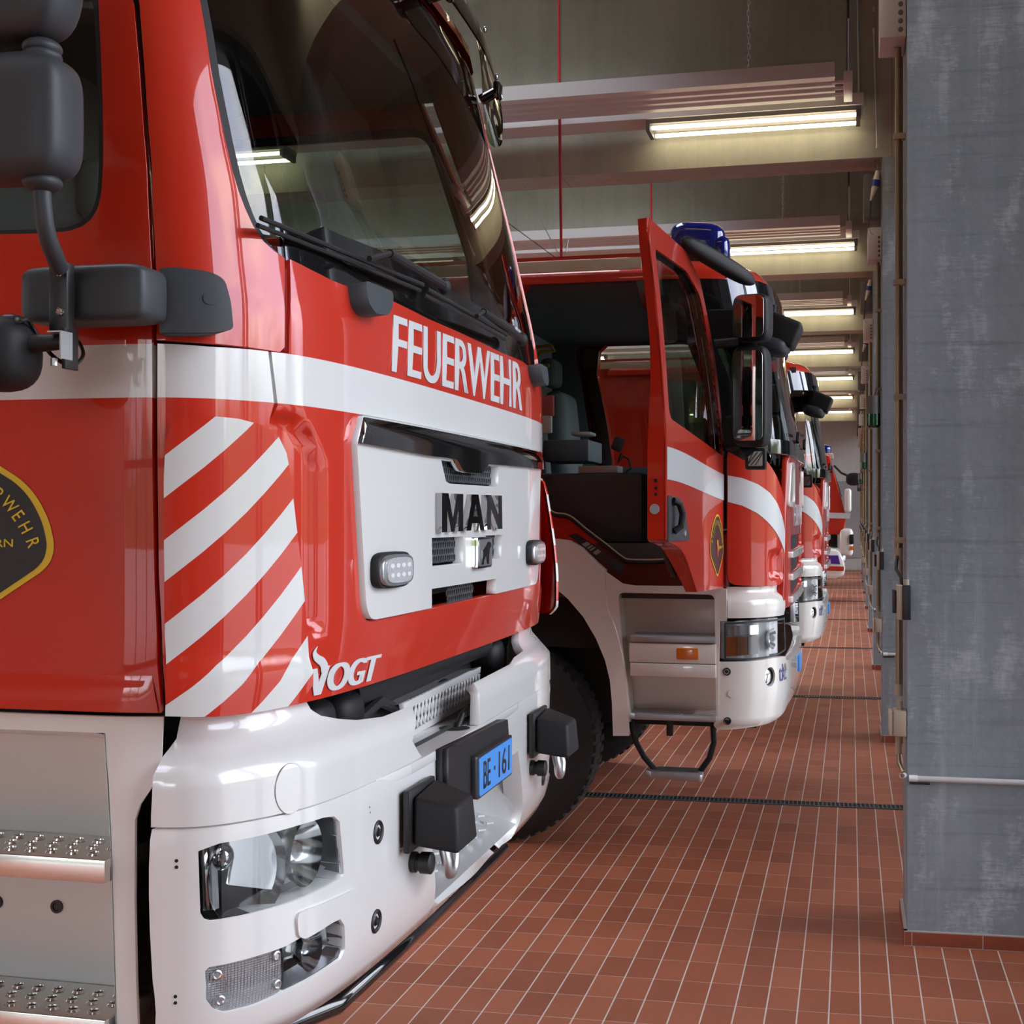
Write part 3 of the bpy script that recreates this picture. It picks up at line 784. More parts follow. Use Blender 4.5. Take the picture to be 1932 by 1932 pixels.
# ---- sun visor: smoked sheet carried by two arms
vis = [(-1.06, 2.74), (-1.0, 2.76), (-.85, 2.83), (-.6, 2.875), (0, 2.885), (.6, 2.875), (.85, 2.83), (.98, 2.745), (1.04, 2.705), (1.09, 2.715), (1.10, 2.77), (1.06, 2.90), (.95, 3.03), (.7, 3.07), (-.7, 3.07), (-.95, 3.03), (-1.06, 2.9)]
visor = patch('sun_visor', MAN, CAB, [p[:2] for p in catmull(vis, 5, True)], M_smoke, off=lambda u, z: .055-.35*max(0, z-2.95)**1.3, depth=.005, grid=.06, back=True)
m = MB()
VB = []
for u in (-.72, .93, .3):
    m = MB(); VB.append(m); a = CAB.P(u, 2.815 if u > .5 else 2.9, -.0); b = CAB.P(u, 2.83 if u > .5 else 2.9, .055)
    m.cyl(a, b, .016, n=12); m.box(b, (.02, .05, .05), .008)
for m in VB: m.build('visor_bracket', M_gloss, visor)
for u, z in ((.90, 2.86), (.86, 2.98), (.45, 2.99), (-.45, 2.99)): MB().sph(CAB.P(u, z, .06), (.005, .010, .010)).build('visor_bolt', M_chrome, visor)
# ---- white grille panel
wz = lambda x, y: CAB.pick(x, y)
pan = [(gTL[0], gz1), (gL[0], gL[1]), (gBL[0]-.018, gz0)]
pan_o = rnd(pan + [(-u, z) for u, z in pan[::-1]], [.008, .01, .045, .045, .01, .008])
cb = CAB.px([(882, 1014), (909, 1069)])
w1 = CAB.px([(823.7, 868), (829, 891), (833, 908), (840, 912.5), (932.4, 918.5), (933.5, 880)])
w2 = CAB.px([(806, 1015), (865.6, 1012), (865.6, 1063), (807, 1068.7)])
w2b = CAB.px([(908.5, 1010.4), (939.5, 1009), (938, 1053.5), (909.5, 1056.7)])
w3 = CAB.px([(806, 1111), (929, 1091.5), (927, 1128.5), (806, 1155.6)])
gp = patch('grille_panel', MAN, CAB, pan_o, M_whitep, holes=[w1[::-1], w2, w2b, w3], off=.010, depth=.024, grid=.03)
patch('grille_backing', MAN, CAB, rect(-.62, .62, gz0+.01, gz1-.01), M_dark, off=-.075, depth=0, grid=.2)
for nm, wq, pit in (('grille_mesh', w1, .0165), ('grille_mesh', w2, .0165), ('grille_mesh', w2b, .0165)):
    vs, fs = cells2d(wq, pit, .0022, 'hex', 1.0)
    lay(nm, gp, CAB, vs, fs, M_trim, off=-.008, depth=.004)
q = [lerp(w3[0][0], w3[1][0], t) for t in (.36, .74)]
vs, fs = cells2d(rect(q[0], q[1], w3[3][1], w3[0][1]), .0165, .0022, 'hex'); lay('grille_mesh', gp, CAB, vs, fs, M_trim, off=-.012, depth=.004)
# sloped surrounds in the panel face
ch = CAB.px([(663, 833), (740, 846), (814, 860), (850, 864), (864, 867), (876, 888), (884, 891.5), (912, 893), (924, 876), (960, 878)], .022)
hu = ch[-1][0]
ctop = [(gTL[0], gz1-.002)]
cl = [p for p in ch]
cl[0] = (gL[0]+.003, cl[0][1])
chrome_o = [(gTL[0]+.002, gz1-.003)] + cl + [(-gL[0]-.003, cl[0][1])] + [(-gTL[0]-.002, gz1-.003)]
patch('chrome_bar', gp, CAB, chrome_o, M_chrome, off=lambda u, z: .012+.008*smoothstep(0, .02, gz1-z), depth=.02, grid=.02)
MANL = (((834, 1004.5), (874, 1002), (874, 932), (834, 930), [(0, 0), (.24, 0), (.24, .56), (.42, 0), (.58, 0), (.76, .56), (.76, 0), (1, 0), (1, 1), (.70, 1), (.5, .36), (.30, 1), (0, 1)], None),
        ((880, 1001.5), (914, 999.8), (914, 933.5), (880, 932.3), [(0, 0), (.25, 0), (.31, .20), (.69, .20), (.75, 0), (1, 0), (.66, 1), (.34, 1)], [(.38, .38), (.5, .74), (.62, .38)]),
        ((919, 999.5), (948, 997.8), (947, 935), (919, 933.7), [(0, 0), (.26, 0), (.26, .60), (.72, 0), (1, 0), (1, 1), (.74, 1), (.74, .42), (.28, 1), (0, 1)], None))
for bl_, br_, tr_, tl_, sh_, ho_ in MANL:
    q = CAB.px([bl_, br_, tr_, tl_], .024)
    mp_ = lambda P_: [tuple((q[0][i]*(1-a)+q[1][i]*a)*(1-b)+(q[3][i]*(1-a)+q[2][i]*a)*b for i in (0, 1)) for a, b in P_]
    patch('letter', gp, CAB, mp_(sh_), M_chrome, holes=[mp_(ho_)[::-1]] if ho_ else [], off=.024, depth=.014, grid=.03, roundn=False)
patch('badge_rim', gp, CAB, rnd(rect(cb[0][0], cb[1][0], cb[1][1], cb[0][1]), .006), M_chrome2, off=.024, depth=.05, grid=.02)
bx0, bx1, bz0, bz1 = cb[0][0]+.004, cb[1][0]-.004, cb[1][1]+.005, cb[0][1]-.005
patch('badge', gp, CAB, rect(bx0, bx1, bz0, bz1), M_refl2, off=.026, depth=.003, grid=.02)
lion = [(.18, .05), (.30, .05), (.33, .22), (.45, .36), (.55, .34), (.60, .05), (.70, .05), (.72, .38), (.76, .60), (.88, .74), (.84, .86), (.66, .90), (.50, .74), (.30, .60), (.24, .40)]
patch('lion_relief', gp, CAB, [(bx0+(bx1-bx0)*a, bz0+(bz1-bz0)*b) for a, b in lion], M_gloss, off=.028, depth=.003, grid=.02)
# strobe lamps on the panel
lq = CAB.px([(708, 1075), (770, 1075), (739, 1041), (739, 1109)], .02)
lc = ((lq[0][0]+lq[1][0])/2, (lq[2][1]+lq[3][1])/2); la, lb = (lq[1][0]-lq[0][0])/2, (lq[2][1]-lq[3][1])/2
for s in (1, -1):
    c = (lc[0]*s, lc[1])
    b = patch('strobe_lamp', MAN, CAB, oval(c, la, lb, 32, 4), M_trim2, off=.026, depth=.02, grid=.03)
    patch('strobe_bezel', b, CAB, oval(c, la*.92, lb*.86, 32, 3.4), M_refl2, off=.034, depth=.012, grid=.02)
    patch('strobe_lens', b, CAB, oval(c, la*.76, lb*.70, 32, 4), M_led, off=.037, depth=.006, grid=.02)
    for i_ in range(4):
        for j_ in (-1, 1): patch('led', b, CAB, oval((c[0]+(i_-1.5)*la*.34, c[1]+j_*lb*.26), la*.11, lb*.13, 10), mat('led_dot', (.85, .88, .90), .15, 0, coat=1), off=.0378, depth=.0006, grid=.02)
# ---- lettering on the flap
q = CAB.px([(737, 701.5), (983.5, 776), (982, 688), (741, 594)])
def embolden(vf, d):
    vs, fs = vf; w = max(p[0] for p in vs)-min(p[0] for p in vs); n = len(vs); V2, F2 = [], []
    for k in (-1, 0, 1):
        V2 += [(x+k*d*w, y) for x, y in vs]; F2 += [tuple(i+(k+1)*n for i in f) for f in fs]
    return V2, F2
vs, fs = embolden(text2d('FEUERWEHR', 1, .62, .0, 0, 1.0), .0036); lay('lettering', fp, CAB, fit(vs, q), fs, M_decal, off=.0025, depth=.0015)
vq = CAB.px([(584, 1263), (596, 1260.5), (599, 1287), (609, 1258), (620, 1255), (603, 1309), (590, 1312)])
patch('lettering', fp, CAB, vq, M_decal, off=.003, depth=.0015, grid=.02)
q = CAB.px([(613, 1306), (708, 1281), (718, 1233), (617, 1254)])
vs, fs = embolden(text2d('OGT', 1, 1.0, .0, .10, .96), .028); lay('lettering', fp, CAB, fit(vs, q), fs, M_decal, off=.003 , depth=.0015)
fl = CAB.px([(608, 1280), (604, 1268), (602, 1257), (591, 1246), (588, 1236), (590, 1228), (597, 1219), (594, 1229), (600, 1236), (608, 1240), (614, 1248), (616, 1257), (611, 1270)])
patch('flame_logo', fp, CAB, catmull(fl, 4, True), M_decal, off=.003, depth=.0015, grid=.02)
# ---- washer/handle caps hanging over the flap edge
hc = CAB.px([(684, 530), (737, 552), (736, 580), (727, 596), (703, 592), (690, 572)], .03)
for W_ in (lambda l: l, mir): patch('flap_handle', MAN, CAB, W_(rnd(hc, .012)), M_trim, off=.036, depth=.05, grid=.02)
# ---- wipers
def wiper(a, b, piv, knee):
    m = MB(); A, B = [CAB.P(*CAB.pick(*p, .03), .030) for p in (a, b)]
    m.tube([A, (A+B)/2+V((.004, 0, 0)), B], .0042, 8)
    A2, B2 = A+V((.006, 0, .011)), B+V((.006, 0, .011)); m.tube([A2, B2], .0046, 8)
    P_ = CAB.P(*CAB.pick(*piv, .03), .03); K = CAB.P(*CAB.pick(*knee, .05), .05); M_ = (A2+B2)/2
    blade = m.build('wiper_blade', M_trim2, MAN)
    m = MB(); m.tube([P_, P_*.7+K*.3, K], [.010, .0105, .008], 10); m.tube([K, K*.4+CAB.P(*CAB.pick((a[0]*.4+b[0]*.6), (a[1]*.4+b[1]*.6)-4, .04), .04)*.6], .0055, 8)
    m.sph(P_, (.014, .02, .018)); m.build('wiper_arm', M_trim2, MAN)
wiper((486, 425), (792, 548), (838, 540), (735, 478))
wiper((800, 556), (952, 640), (985, 640), (912, 588))
# ---- cab interior behind the glass
m = MB(); m.bb((-2.15, 1.97, 1.28), (-1.25, 4.11, 1.34)); m.bb((-2.20, 1.97, 1.3), (-2.12, 4.11, 2.95)); m.bb((-2.15, 2.1, 2.84), (-1.22, 3.98, 2.88)); m.build('cab_lining', M_int, MAN)
m = MB(); m.box((-1.13, 3.04, 1.95), (.30, 2.05, .26), .06, None, 3); m.box((-1.2, 3.6, 2.03), (.22, .5, .16), .05, None, 3); m.build('dashboard', M_int, MAN)
seat(MAN, -1.72, 3.6, 1.55, M_int2); seat(MAN, -1.72, 2.45, 1.55, M_int2)
m = MB(); C_ = V((-1.40, 3.6, 2.05)); t = [C_ + V((.23*math.cos(a)*.5, .23*math.sin(a), .23*math.cos(a)*.86)) for a in [i*math.pi/16 for i in range(33)]]
m.tube(t, .015, 8, False); m.tube([C_, C_+V((.2, 0, -.15))], .03, 8); m.build('steering_wheel', M_trim2, MAN)
# ---------------------------------------------------------------- bumper of the near engine
BH = [(v, x+.025) for v, x in half[:9]] + [(1.088, -.942), (1.113, -.975), (1.127, -1.018), (1.134, -1.075), (1.137, -1.25), (1.138, -1.6), (1.138, -2.2)]
BUM = Plan(BH, 3.04, pw((.745, -.035), (.80, -.008), (.86, 0), (1.14, 0), (1.3, -.004)), lambda z: 0.)
BUM.zr = (.6, 1.35); bx = BUM.px
flare = lambda u, z: -.052*smoothstep(1.190, 1.262, z) - .012*smoothstep(1.262, 1.30, z)
rear_u = bx([(285, 1561)])[0]
seam = rear_u[1]
re = bx([(283, 1585), (281, 1640), (281, 1690), (283, 1760), (288, 1850), (294, 1910)])
low_o = [(-rear_u[0], seam-.004), (rear_u[0], seam-.004)] + re + [(re[-1][0]+.01, .752)]
low_o = low_o + [(-u, z) for u, z in low_o[:1:-1]]
hl = bx([(374, 1606), (415, 1591), (498, 1575), (560, 1558), (609, 1543), (630, 1540), (641, 1550), (648, 1630), (649, 1649), (642, 1660), (580, 1691), (477, 1724), (398, 1738), (386, 1735), (378, 1723)])
ll = bx([(387, 1832), (394, 1825), (456, 1812), (535, 1787), (566, 1770), (622, 1744), (642, 1734), (650, 1746), (651, 1790), (643, 1809), (539, 1871), (477, 1898), (423, 1911), (403, 1904), (389, 1886)])
rc = bx([(815, 1480), (816, 1600), (819, 1703), (826, 1706), (955, 1604), (985, 1540), (978, 1440)])
rc[0] = (rc[0][0], 1.0); rc[-1] = (rc[-1][0], 1.0)
rco = rnd(rc, [.004, 0, .01, .01, .09, .05, .004])
lipf = lambda u, z: -.004*(1-smoothstep(0, .02, seam-.004-z)) - .016*(1-smoothstep(0, .03, z-.752))**2
holes = [hl[::-1], mir(hl[::-1]), ll[::-1], mir(ll[::-1]), rco]
lb = patch('lower_bumper', MAN, BUM, low_o, M_whitep, holes=holes, off=lipf, depth=.05, grid=.03)
cav = bx([(580, 1329), (584, 1338), (600, 1350), (625, 1356), (650, 1358), (690, 1352), (738, 1334), (757, 1326)], -.055)
rend = bx([(768, 1372), (778, 1398), (790, 1420), (796, 1433)])
zt_ = 1.287
ret = bx([(285, 1540), (287, 1500)]) + [(rear_u[0]+.004, 1.2), (rear_u[0]+.012, 1.225), (rear_u[0]+.03, 1.25), (rear_u[0]+.038, zt_)]
up_o = [(rear_u[0], seam)] + ret + [(cav[0][0], zt_)] + cav[1:] + [(rend[-1][0]-.01, cav[-1][1]-.005)] + rend[1:-1] + [(rend[-1][0], seam)]
cap = BUM.pick(548, 1488)
ub = patch('upper_bumper', MAN, BUM, up_o, M_whitep, off=flare, depth=.09, grid=.022)
patch('round_cover', ub, BUM, oval(cap, .0335, .040, 32), M_whitep, off=lambda u, z: flare(u, z)+.0015, depth=.004, grid=.02)
patch('round_cover_gap', ub, BUM, oval(cap, .0345, .041, 32), mat('joint_shadow_gap', (.25, .25, .25), .6), off=lambda u, z: flare(u, z)+.0006, depth=.002, grid=.02)
# far half of the upper bumper
ri = bx([(905, 1262), (903, 1320)])
fl_ = [(-rear_u[0], seam)] + [(-u, z) for u, z in ret]
far_top = bx([(985, 1205), (975, 1228), (955, 1240), (940, 1253)], -.05)
up2 = [(ri[1][0], seam)] + fl_[:1] + fl_[1:] + [(.97, zt_), (far_top[0][0], zt_), (far_top[1][0], far_top[1][1]), far_top[2], far_top[3], (ri[0][0], far_top[3][1]-.004)]
patch('upper_bumper', MAN, BUM, up2, M_whitep, off=flare, depth=.022, grid=.03)
# black sheet standing in for the joint shadow between upper and lower bumper
patch('joint_shadow_sheet', MAN, BUM, rect(-1.12, 1.12, .79, 1.13), M_under, holes=[rect(.36-1.9, -.60, .8, 1.12)[::-1]]*0 + [hl, mir(hl), ll, mir(ll), rco], off=-.05, depth=0, grid=.08)
# shelf, mesh, hole and tow handle between the two halves
sh = MB(); sh.prism([(-.832, 2.36), (-.818, 2.52), (-.814, 3.04), (-.820, 3.40), (-.838, 3.50), (-.955, 3.50), (-.955, 2.36)], 2, 1.10, 1.1205, .002); shelf = sh.build('bumper_shelf', M_whitep, MAN)
GP = Flat((-.922, 3.1, 1.16), (0, 1, 0), (-.10, 0, 1))
gq = GP.px([(777, 1391), (903, 1318), (907, 1258), (762, 1328)])
gi = [(gq[0][0]+.006, gq[0][1]+.012), (gq[1][0]-.008, gq[1][1]+.012), (gq[2][0]-.008, gq[2][1]-.014), (gq[3][0]+.016, gq[3][1]-.014)]
gm = patch('mesh_frame', MAN, GP, gq, M_whitep, holes=[gi[::-1]], depth=.012, grid=.1)
vs, fs = cells2d(gi, .0262, .0042, 'diamond', 1.75); lay('expanded_mesh', gm, GP, vs, fs, M_whitep, depth=.004)
m = MB(); a_, b_ = GP.P(*gq[3]), GP.P(*gq[2]); m.add([a_, b_, b_+V((-.06, 0, -.01)), a_+V((-.06, -.01, -.01))], [(0, 1, 2, 3)], False); m.build('mesh_top_flange', M_whitep, gm)
SP = Flat((0, 0, 1.1215), (1, 0, 0), (0, 1, 0))
hc_ = SP.px([(827, 1373), (858, 1366), (885, 1376), (860, 1380)])
cxy = (sum(p[0] for p in hc_)/4, sum(p[1] for p in hc_)/4)
patch('handle_hole', shelf, SP, oval(cxy, .035, .035, 28), M_dark, off=.0006, depth=0, grid=.03)
hp = V((*cxy, 1.12)); e1 = onX(872, 1348, hp.x+.005); e2 = onX(892, 1336, hp.x-.01)
MB().tube([hp+V((0, .02, -.05)), hp+V((.0, .022, .0)), e1, e1*.5+e2*.5+V((0, 0, .006)), e2], .0075, 10).build('pull_handle', M_black, shelf)
# dark engine cavity above the bumper
m = MB(); m.bb((-2.2, 2.12, .80), (-.99, 3.96, 1.30)); m.build('engine_bay', M_under, MAN)
m = MB(); m.tube([(-.96, 2.55, 1.245), (-.96, 3.75, 1.245)], .028, 14); m.build('cross_tube', M_trim2, MAN)
for (y, r_) in ((2.35, .05), (2.5, .045), (3.62, .05)): MB().sph((-.965, y, 1.215), (.05, .06, r_), 3).build('tube_clamp', M_trim2, MAN)
for k, (y0_, y1_) in enumerate(((2.3, 2.7), (2.45, 3.0), (2.9, 3.5))): MB().tube([(-.97, y0_, 1.15), (-.955, (y0_+y1_)/2, 1.19+.02*(k % 2)), (-.97, y1_, 1.14)], .012, 8).build('hose', M_trim2, MAN)
# number plate on its black board
PB = Flat((-.792, 2.96, 1.045), (0, 1, 0), (0, 0, 1))
bq = PB.px([(848, 1500), (965, 1447), (958, 1357), (846, 1414)]); bq[0] = (bq[0][0], bq[1][1]+.004)
brd = patch('plate_board', MAN, PB, bq, M_black, depth=.012, grid=.1)
patch('board_shadow_back', brd, PB, [(u-.006, z) for u, z in bq], M_trim2, off=-.012, depth=.012, grid=.2)
pq = [(2.868-2.96, .990-1.045), (3.158-2.96, .990-1.045), (3.158-2.96, 1.073-1.045), (2.868-2.96, 1.073-1.045)]
frm = patch('plate_frame', MAN, PB, rnd([(pq[0][0]-.014, pq[0][1]-.004), (pq[1][0]+.006, pq[1][1]-.004), (pq[2][0]+.006, pq[2][1]+.006), (pq[3][0]-.014, pq[3][1]+.006)], .006), M_ink, off=.014, depth=.014, grid=.1)
pl = patch('number_plate', frm, PB, rnd(pq, .008), M_blue, off=.016, depth=.003, grid=.1)
for s_, a, b, t in (('BE', .10, .30, .0), ('161', .56, .90, .0)):
    vs, fs = text2d(s_, 1, .6); u0, u1 = lerp(pq[0][0], pq[1][0], a), lerp(pq[0][0], pq[1][0], b)
    lay('plate_lettering', frm, PB, fit(vs, [(u0, pq[0][1]+.012), (u1, pq[0][1]+.012), (u1, pq[2][1]-.012), (u0, pq[2][1]-.012)]), fs, M_ink, off=.0172, depth=.001)
patch('plate_lettering', frm, PB, oval((lerp(pq[0][0], pq[1][0], .43), -.014), .005, .005, 16), M_ink, off=.0172, depth=.001)
# lamp guard boxes, shackles and plugs
def guard(yc_):
    b = MB()
    P8 = [(-.80, yc_-.075, .975), (-.80, yc_+.075, .975), (-.80, yc_+.072, 1.078), (-.80, yc_-.072, 1.068), (-.712, yc_-.066, .962), (-.708, yc_+.060, .966), (-.716, yc_+.054, 1.052), (-.716, yc_-.060, 1.050)]
    bm = bmesh.new(); vs = [bm.verts.new(p) for p in P8]
    for f in ((0, 3, 2, 1), (4, 5, 6, 7), (0, 1, 5, 4), (3, 7, 6, 2), (0, 4, 7, 3), (1, 2, 6, 5)): bm.faces.new([vs[i] for i in f])
    bmesh.ops.recalc_face_normals(bm, faces=bm.faces[:]); bmesh.ops.bevel(bm, geom=bm.edges[:], offset=.009, segments=3, profile=.5, affect='EDGES'); bm.verts.index_update()
    b.add([v.co.copy() for v in bm.verts], [[v.index for v in f.verts] for f in bm.faces]); bm.free()
    g = b.build('guard_box', M_trim2, MAN)
    MB().box((-.808, yc_-.005, 1.022), (.014, .165, .118), .004).build('mounting_plate', M_black, g)
    m = MB(); y = yc_+.035; t = [(-.775, y, 1.0), (-.765, y-.028, .965), (-.757, y-.028, .93)] + [(-.757+.0*a, y-.028*math.cos(a), .93-.03*math.sin(a)) for a in [math.pi*i/10 for i in range(1, 10)]] + [(-.757, y+.028, .93), (-.765, y+.028, .965), (-.775, y, 1.0)]
    m.tube(t, .0105, 12); m.build('tow_shackle', M_galv, MAN)
guard(2.545); guard(3.585)
def plug(u, z, r=.021, surf=BUM, par=None, of=0.):
    n = surf.nrm(u, z); p = surf.P(u, z, of)
    m = MB(); m.lathe(p, n, [(-.01, r*1.02), (.002, r*1.02), (.004, r*.9), (.002, r*.66), (-.002, r*.6), (.001, r*.36), (.004, r*.3), (.004, .0005)], 24); return m.build('rubber_plug', M_black, par or MAN)
for q in ((713, 1570), (709, 1738)):
    u, z = BUM.pick(*q); plug(u, z); plug(-u, z)
for q in ((333, 1624), (333, 1636), (331, 1880), (331, 1892), (697, 1523), (698, 1533)):
    u, z = BUM.pick(*q); r_ = .0028 if q[0] < 600 else .0018
    for s_ in (1, -1): patch('screw_hole', MAN, BUM, oval((u*s_, z), r_, r_, 12), M_dark, off=.0006, depth=0, grid=.01)
u, z = BUM.pick(777, 1626); 
for s_ in (1, -1):
    p = BUM.P(u*s_, z); n = BUM.nrm(u*s_, z); m = MB(); m.lathe(p, n, [(-.01, .02), (.010, .02), (.012, .017), (.018, .017), (.020, .021), (.040, .021), (.042, .018), (.042, .0005)], 24); m.build('rubber_buffer', M_black, MAN)
wsh = bx([(557, 1735), (560, 1722), (575, 1716), (640, 1690), (668, 1676), (668, 1706), (640, 1728), (572, 1771), (560, 1766)])
for W_ in (lambda l: l, mir): patch('washer_cover', MAN, BUM, W_(rnd(wsh, .006)), M_whitep, off=.005, depth=.008, grid=.02)
# step recess behind the plate
m = MB(); m.add([(-.836, 2.585, .802), (-.836, 3.62, .802), (-.98, 3.40, .846), (-.98, 2.60, .846)], [(0, 1, 2, 3)], False); flr = m.build('step_tray', mat('silver_tray', (.62, .63, .63), .35, .5), MAN)
m = MB(); m.add([(-.98, 2.58, .80), (-.98, 3.42, .80), (-.98, 3.42, 1.11), (-.98, 2.58, 1.11)], [(0, 1, 2, 3)], False); m.add([(-.842, 3.46, .80), (-.842, 3.45, 1.09), (-.98, 3.40, 1.11), (-.98, 3.40, .80)], [(0, 1, 2, 3)], False); m.add([(-.842, 2.60, .80), (-.842, 2.60, 1.10), (-.98, 2.60, 1.11), (-.98, 2.60, .80)], [(0, 1, 2, 3)], False); m.build('step_recess', M_whitep, MAN)
m = MB()
for i in range(9):
    for j in range(3):
        c = V((-.885-.034*j, 2.68+.08*i+(.04 if j % 2 else 0), .8285+.0072*j))
        for k in range(2):
            q = Quaternion((0, 0, 1), math.pi/4+k*math.pi/2).to_matrix(); m.box(c+q @ V((.014, 0, 0)), (.022, .004, .006), .001, q, 1)
m.build('tread_pattern', mat('silver_tray', (.62, .63, .63), .35, .5), flr)
patch('drain_hole', MAN, Flat((-.979, 3.0, .95), (0, 1, 0), (0, 0, 1)), oval(Flat((-.979, 3.0, .95), (0, 1, 0), (0, 0, 1)).pick(932, 1494), .009, .009, 16), M_dark, off=.001, depth=0, grid=.02)
MB().tube([(-.915, 3.60, .700), (-.915, 2.85, .700), (-.925, 2.72, .690), (-.965, 2.50, .655), (-1.05, 2.38, .64)], .021, 14).build('skid_tube', M_gloss, MAN)
MB().tube([(-.955, 3.58, .722), (-.955, 2.80, .722)], .016, 12).build('skid_tube', M_trim2, MAN)
# head lamps
def bowl(mb, c, ax, r, dp):
    mb.lathe(c, ax, [(-dp, .004), (-dp, r*.28), (-dp*.82, r*.52), (-dp*.5, r*.78), (0, r)], 32)
for s_, W_ in ((1, lambda l: l), (-1, mir)):
    cov = patch('head_lamp', MAN, BUM, W_(hl), M_lens, off=-.006, depth=.004, grid=.03)
    cu = sum(p[0] for p in hl)/len(hl); cz_ = sum(p[1] for p in hl)/len(hl)
    patch('lamp_backing', cov, BUM, W_(hl), mat('lamp_grey', (.60, .62, .63), .28, .35), off=-.075, depth=0, grid=.05)
    m = MB(); loop = dense(W_(hl), .01); n = len(loop); m.add([BUM.P(*p, -.008) for p in loop]+[BUM.P(*p, -.075) for p in loop], [(i, (i+1) % n, n+(i+1) % n, n+i) for i in range(n)]); m.build('lamp_housing', mat('lamp_housing_dark', (.30, .31, .32), .25, .4), cov)
    ax = V((.90, -.42*s_, 0))
    c1 = BUM.pick(478, 1652); c2 = BUM.pick(596, 1612); sg = lambda c: (c[0]*s_, c[1])
    m = MB(); bowl(m, BUM.P(*sg(c1), -.014), ax, .080, .06); r1 = m.build('main_reflector', M_refl, cov)
    m = MB(); bowl(m, BUM.P(*sg(c2), -.018), V((1, -.1*s_, 0)), .055, .055); m.build('high_beam_reflector', M_refl, cov)
    q = [(448, 1586), (540, 1572), (552, 1640), (540, 1684), (450, 1677), (459, 1632)]
    patch('reflector_facet', cov, BUM, W_([BUM.pick(*p) for p in q]), M_refl2, off=-.03, depth=.01, grid=.03)
    m = MB(); p = BUM.P(*sg(BUM.pick(432, 1622)), -.028); m.sph(p, (.020, .020, .022)); m.build('bulb_shield', M_chrome, cov)
    p0_, p1_ = BUM.P(*sg(BUM.pick(390, 1602)), -.022), BUM.P(*sg(BUM.pick(396, 1722)), -.022); MB().cyl(p0_, p1_, .008, n=10).build('lamp_bar', M_chrome, cov)
    p0_, p1_ = BUM.P(*sg(BUM.pick(408, 1598)), -.03), BUM.P(*sg(BUM.pick(414, 1722)), -.03); MB().cyl(p0_, p1_, .010, n=10).build('lamp_bar', mat('lamp_grey', (.60, .62, .63), .28, .35), cov)
    # lower lamp: ribbed indicator and fog lamp
    iu = BUM.pick(535, 1830)[0]
    ind = [p for p in ll if p[0] < iu-.004]; top = BUM.pick(537, 1787); bot = BUM.pick(537, 1870)
    ind_o = [BUM.pick(*p) for p in ((387, 1832), (394, 1825), (456, 1812), (533, 1788), (534, 1872), (477, 1898), (423, 1911), (403, 1904), (389, 1886))]
    fog_o = [BUM.pick(*p) for p in ((539, 1786), (566, 1770), (622, 1744), (642, 1734), (650, 1746), (651, 1790), (643, 1809), (540, 1870))]
    il = patch('indicator_lamp', MAN, BUM, W_(rnd(ind_o, .012)), M_rib, off=-.005, depth=.02, grid=.02)
    for q in ((410, 1840), (523, 1804), (524, 1858), (416, 1888)):
        u, z = BUM.pick(*q); p = BUM.P(u*s_, z, -.004); m = MB(); m.lathe(p, BUM.nrm(u*s_, z), [(0, .008), (.004, .008), (.005, .006), (.003, .004), (.003, .0005)], 16); m.build('lens_screw', M_refl2, il)
    patch('bulb_glow_cap', il, BUM, oval((BUM.pick(413, 1843)[0]*s_, BUM.pick(413, 1843)[1]), .008, .006, 16), M_amber, off=-.0035, depth=.002, grid=.01)
    fgl = patch('fog_lamp', MAN, BUM, W_(fog_o), M_lens, off=-.006, depth=.004, grid=.03)
    loop = dense(W_(fog_o), .01); n = len(loop); m = MB(); m.add([BUM.P(*p, -.008) for p in loop]+[BUM.P(*p, -.05) for p in loop], [(i, (i+1) % n, n+(i+1) % n, n+i) for i in range(n)]); m.build('lamp_housing', mat('lamp_housing_dark', (.30, .31, .32), .25, .4), fgl)
    patch('fog_reflector', fgl, BUM, W_(fog_o), mat('lamp_grey2', (.42, .43, .43), .12, .9), off=lambda u, z: -.05+.03*math.sin((u*s_)*30), depth=0, grid=.02)
    m = MB(); bowl(m, BUM.P(*sg(BUM.pick(600, 1795)), -.012), V((1, -.15*s_, 0)), .034, .035); m.build('fog_bowl', M_refl, fgl)
# ---------------------------------------------------------------- side fairing with the entry steps (near side), plain on the far side
fr_ = CAB.px([(307, 1354), (304, 1440), (297, 1468), (281, 1493), (262, 1520), (253, 1548), (252, 1700), (255, 1850), (258, 1930)])
uLf = uL
fo_ = [(uLf, fr_[0][1])] + [(uLf, .66), (fr_[-1][0], .66)] + fr_[::-1]
ho = CAB.px([(196, 1384), (203, 1480), (209, 1610), (213, 1760), (218, 1930)])
hole = [(uLf+.06, ho[0][1])] + [(uLf+.06, .70), (ho[-1][0]+.002, .70)] + ho[::-1]
M_white2 = mat('white_fairing', (.74, .73, .70), .32, coat=.8)
for s_, W_ in ((1, lambda l: l), (-1, mir)): fair = patch('side_fairing', MAN, CAB, W_(fo_), M_white2, holes=[W_(hole)], off=lambda u, z: -.004, depth=.012, grid=.04)
xr = CAB.P(*ho[2]).x
xl = CAB.P(uLf+.06, 1.0).x
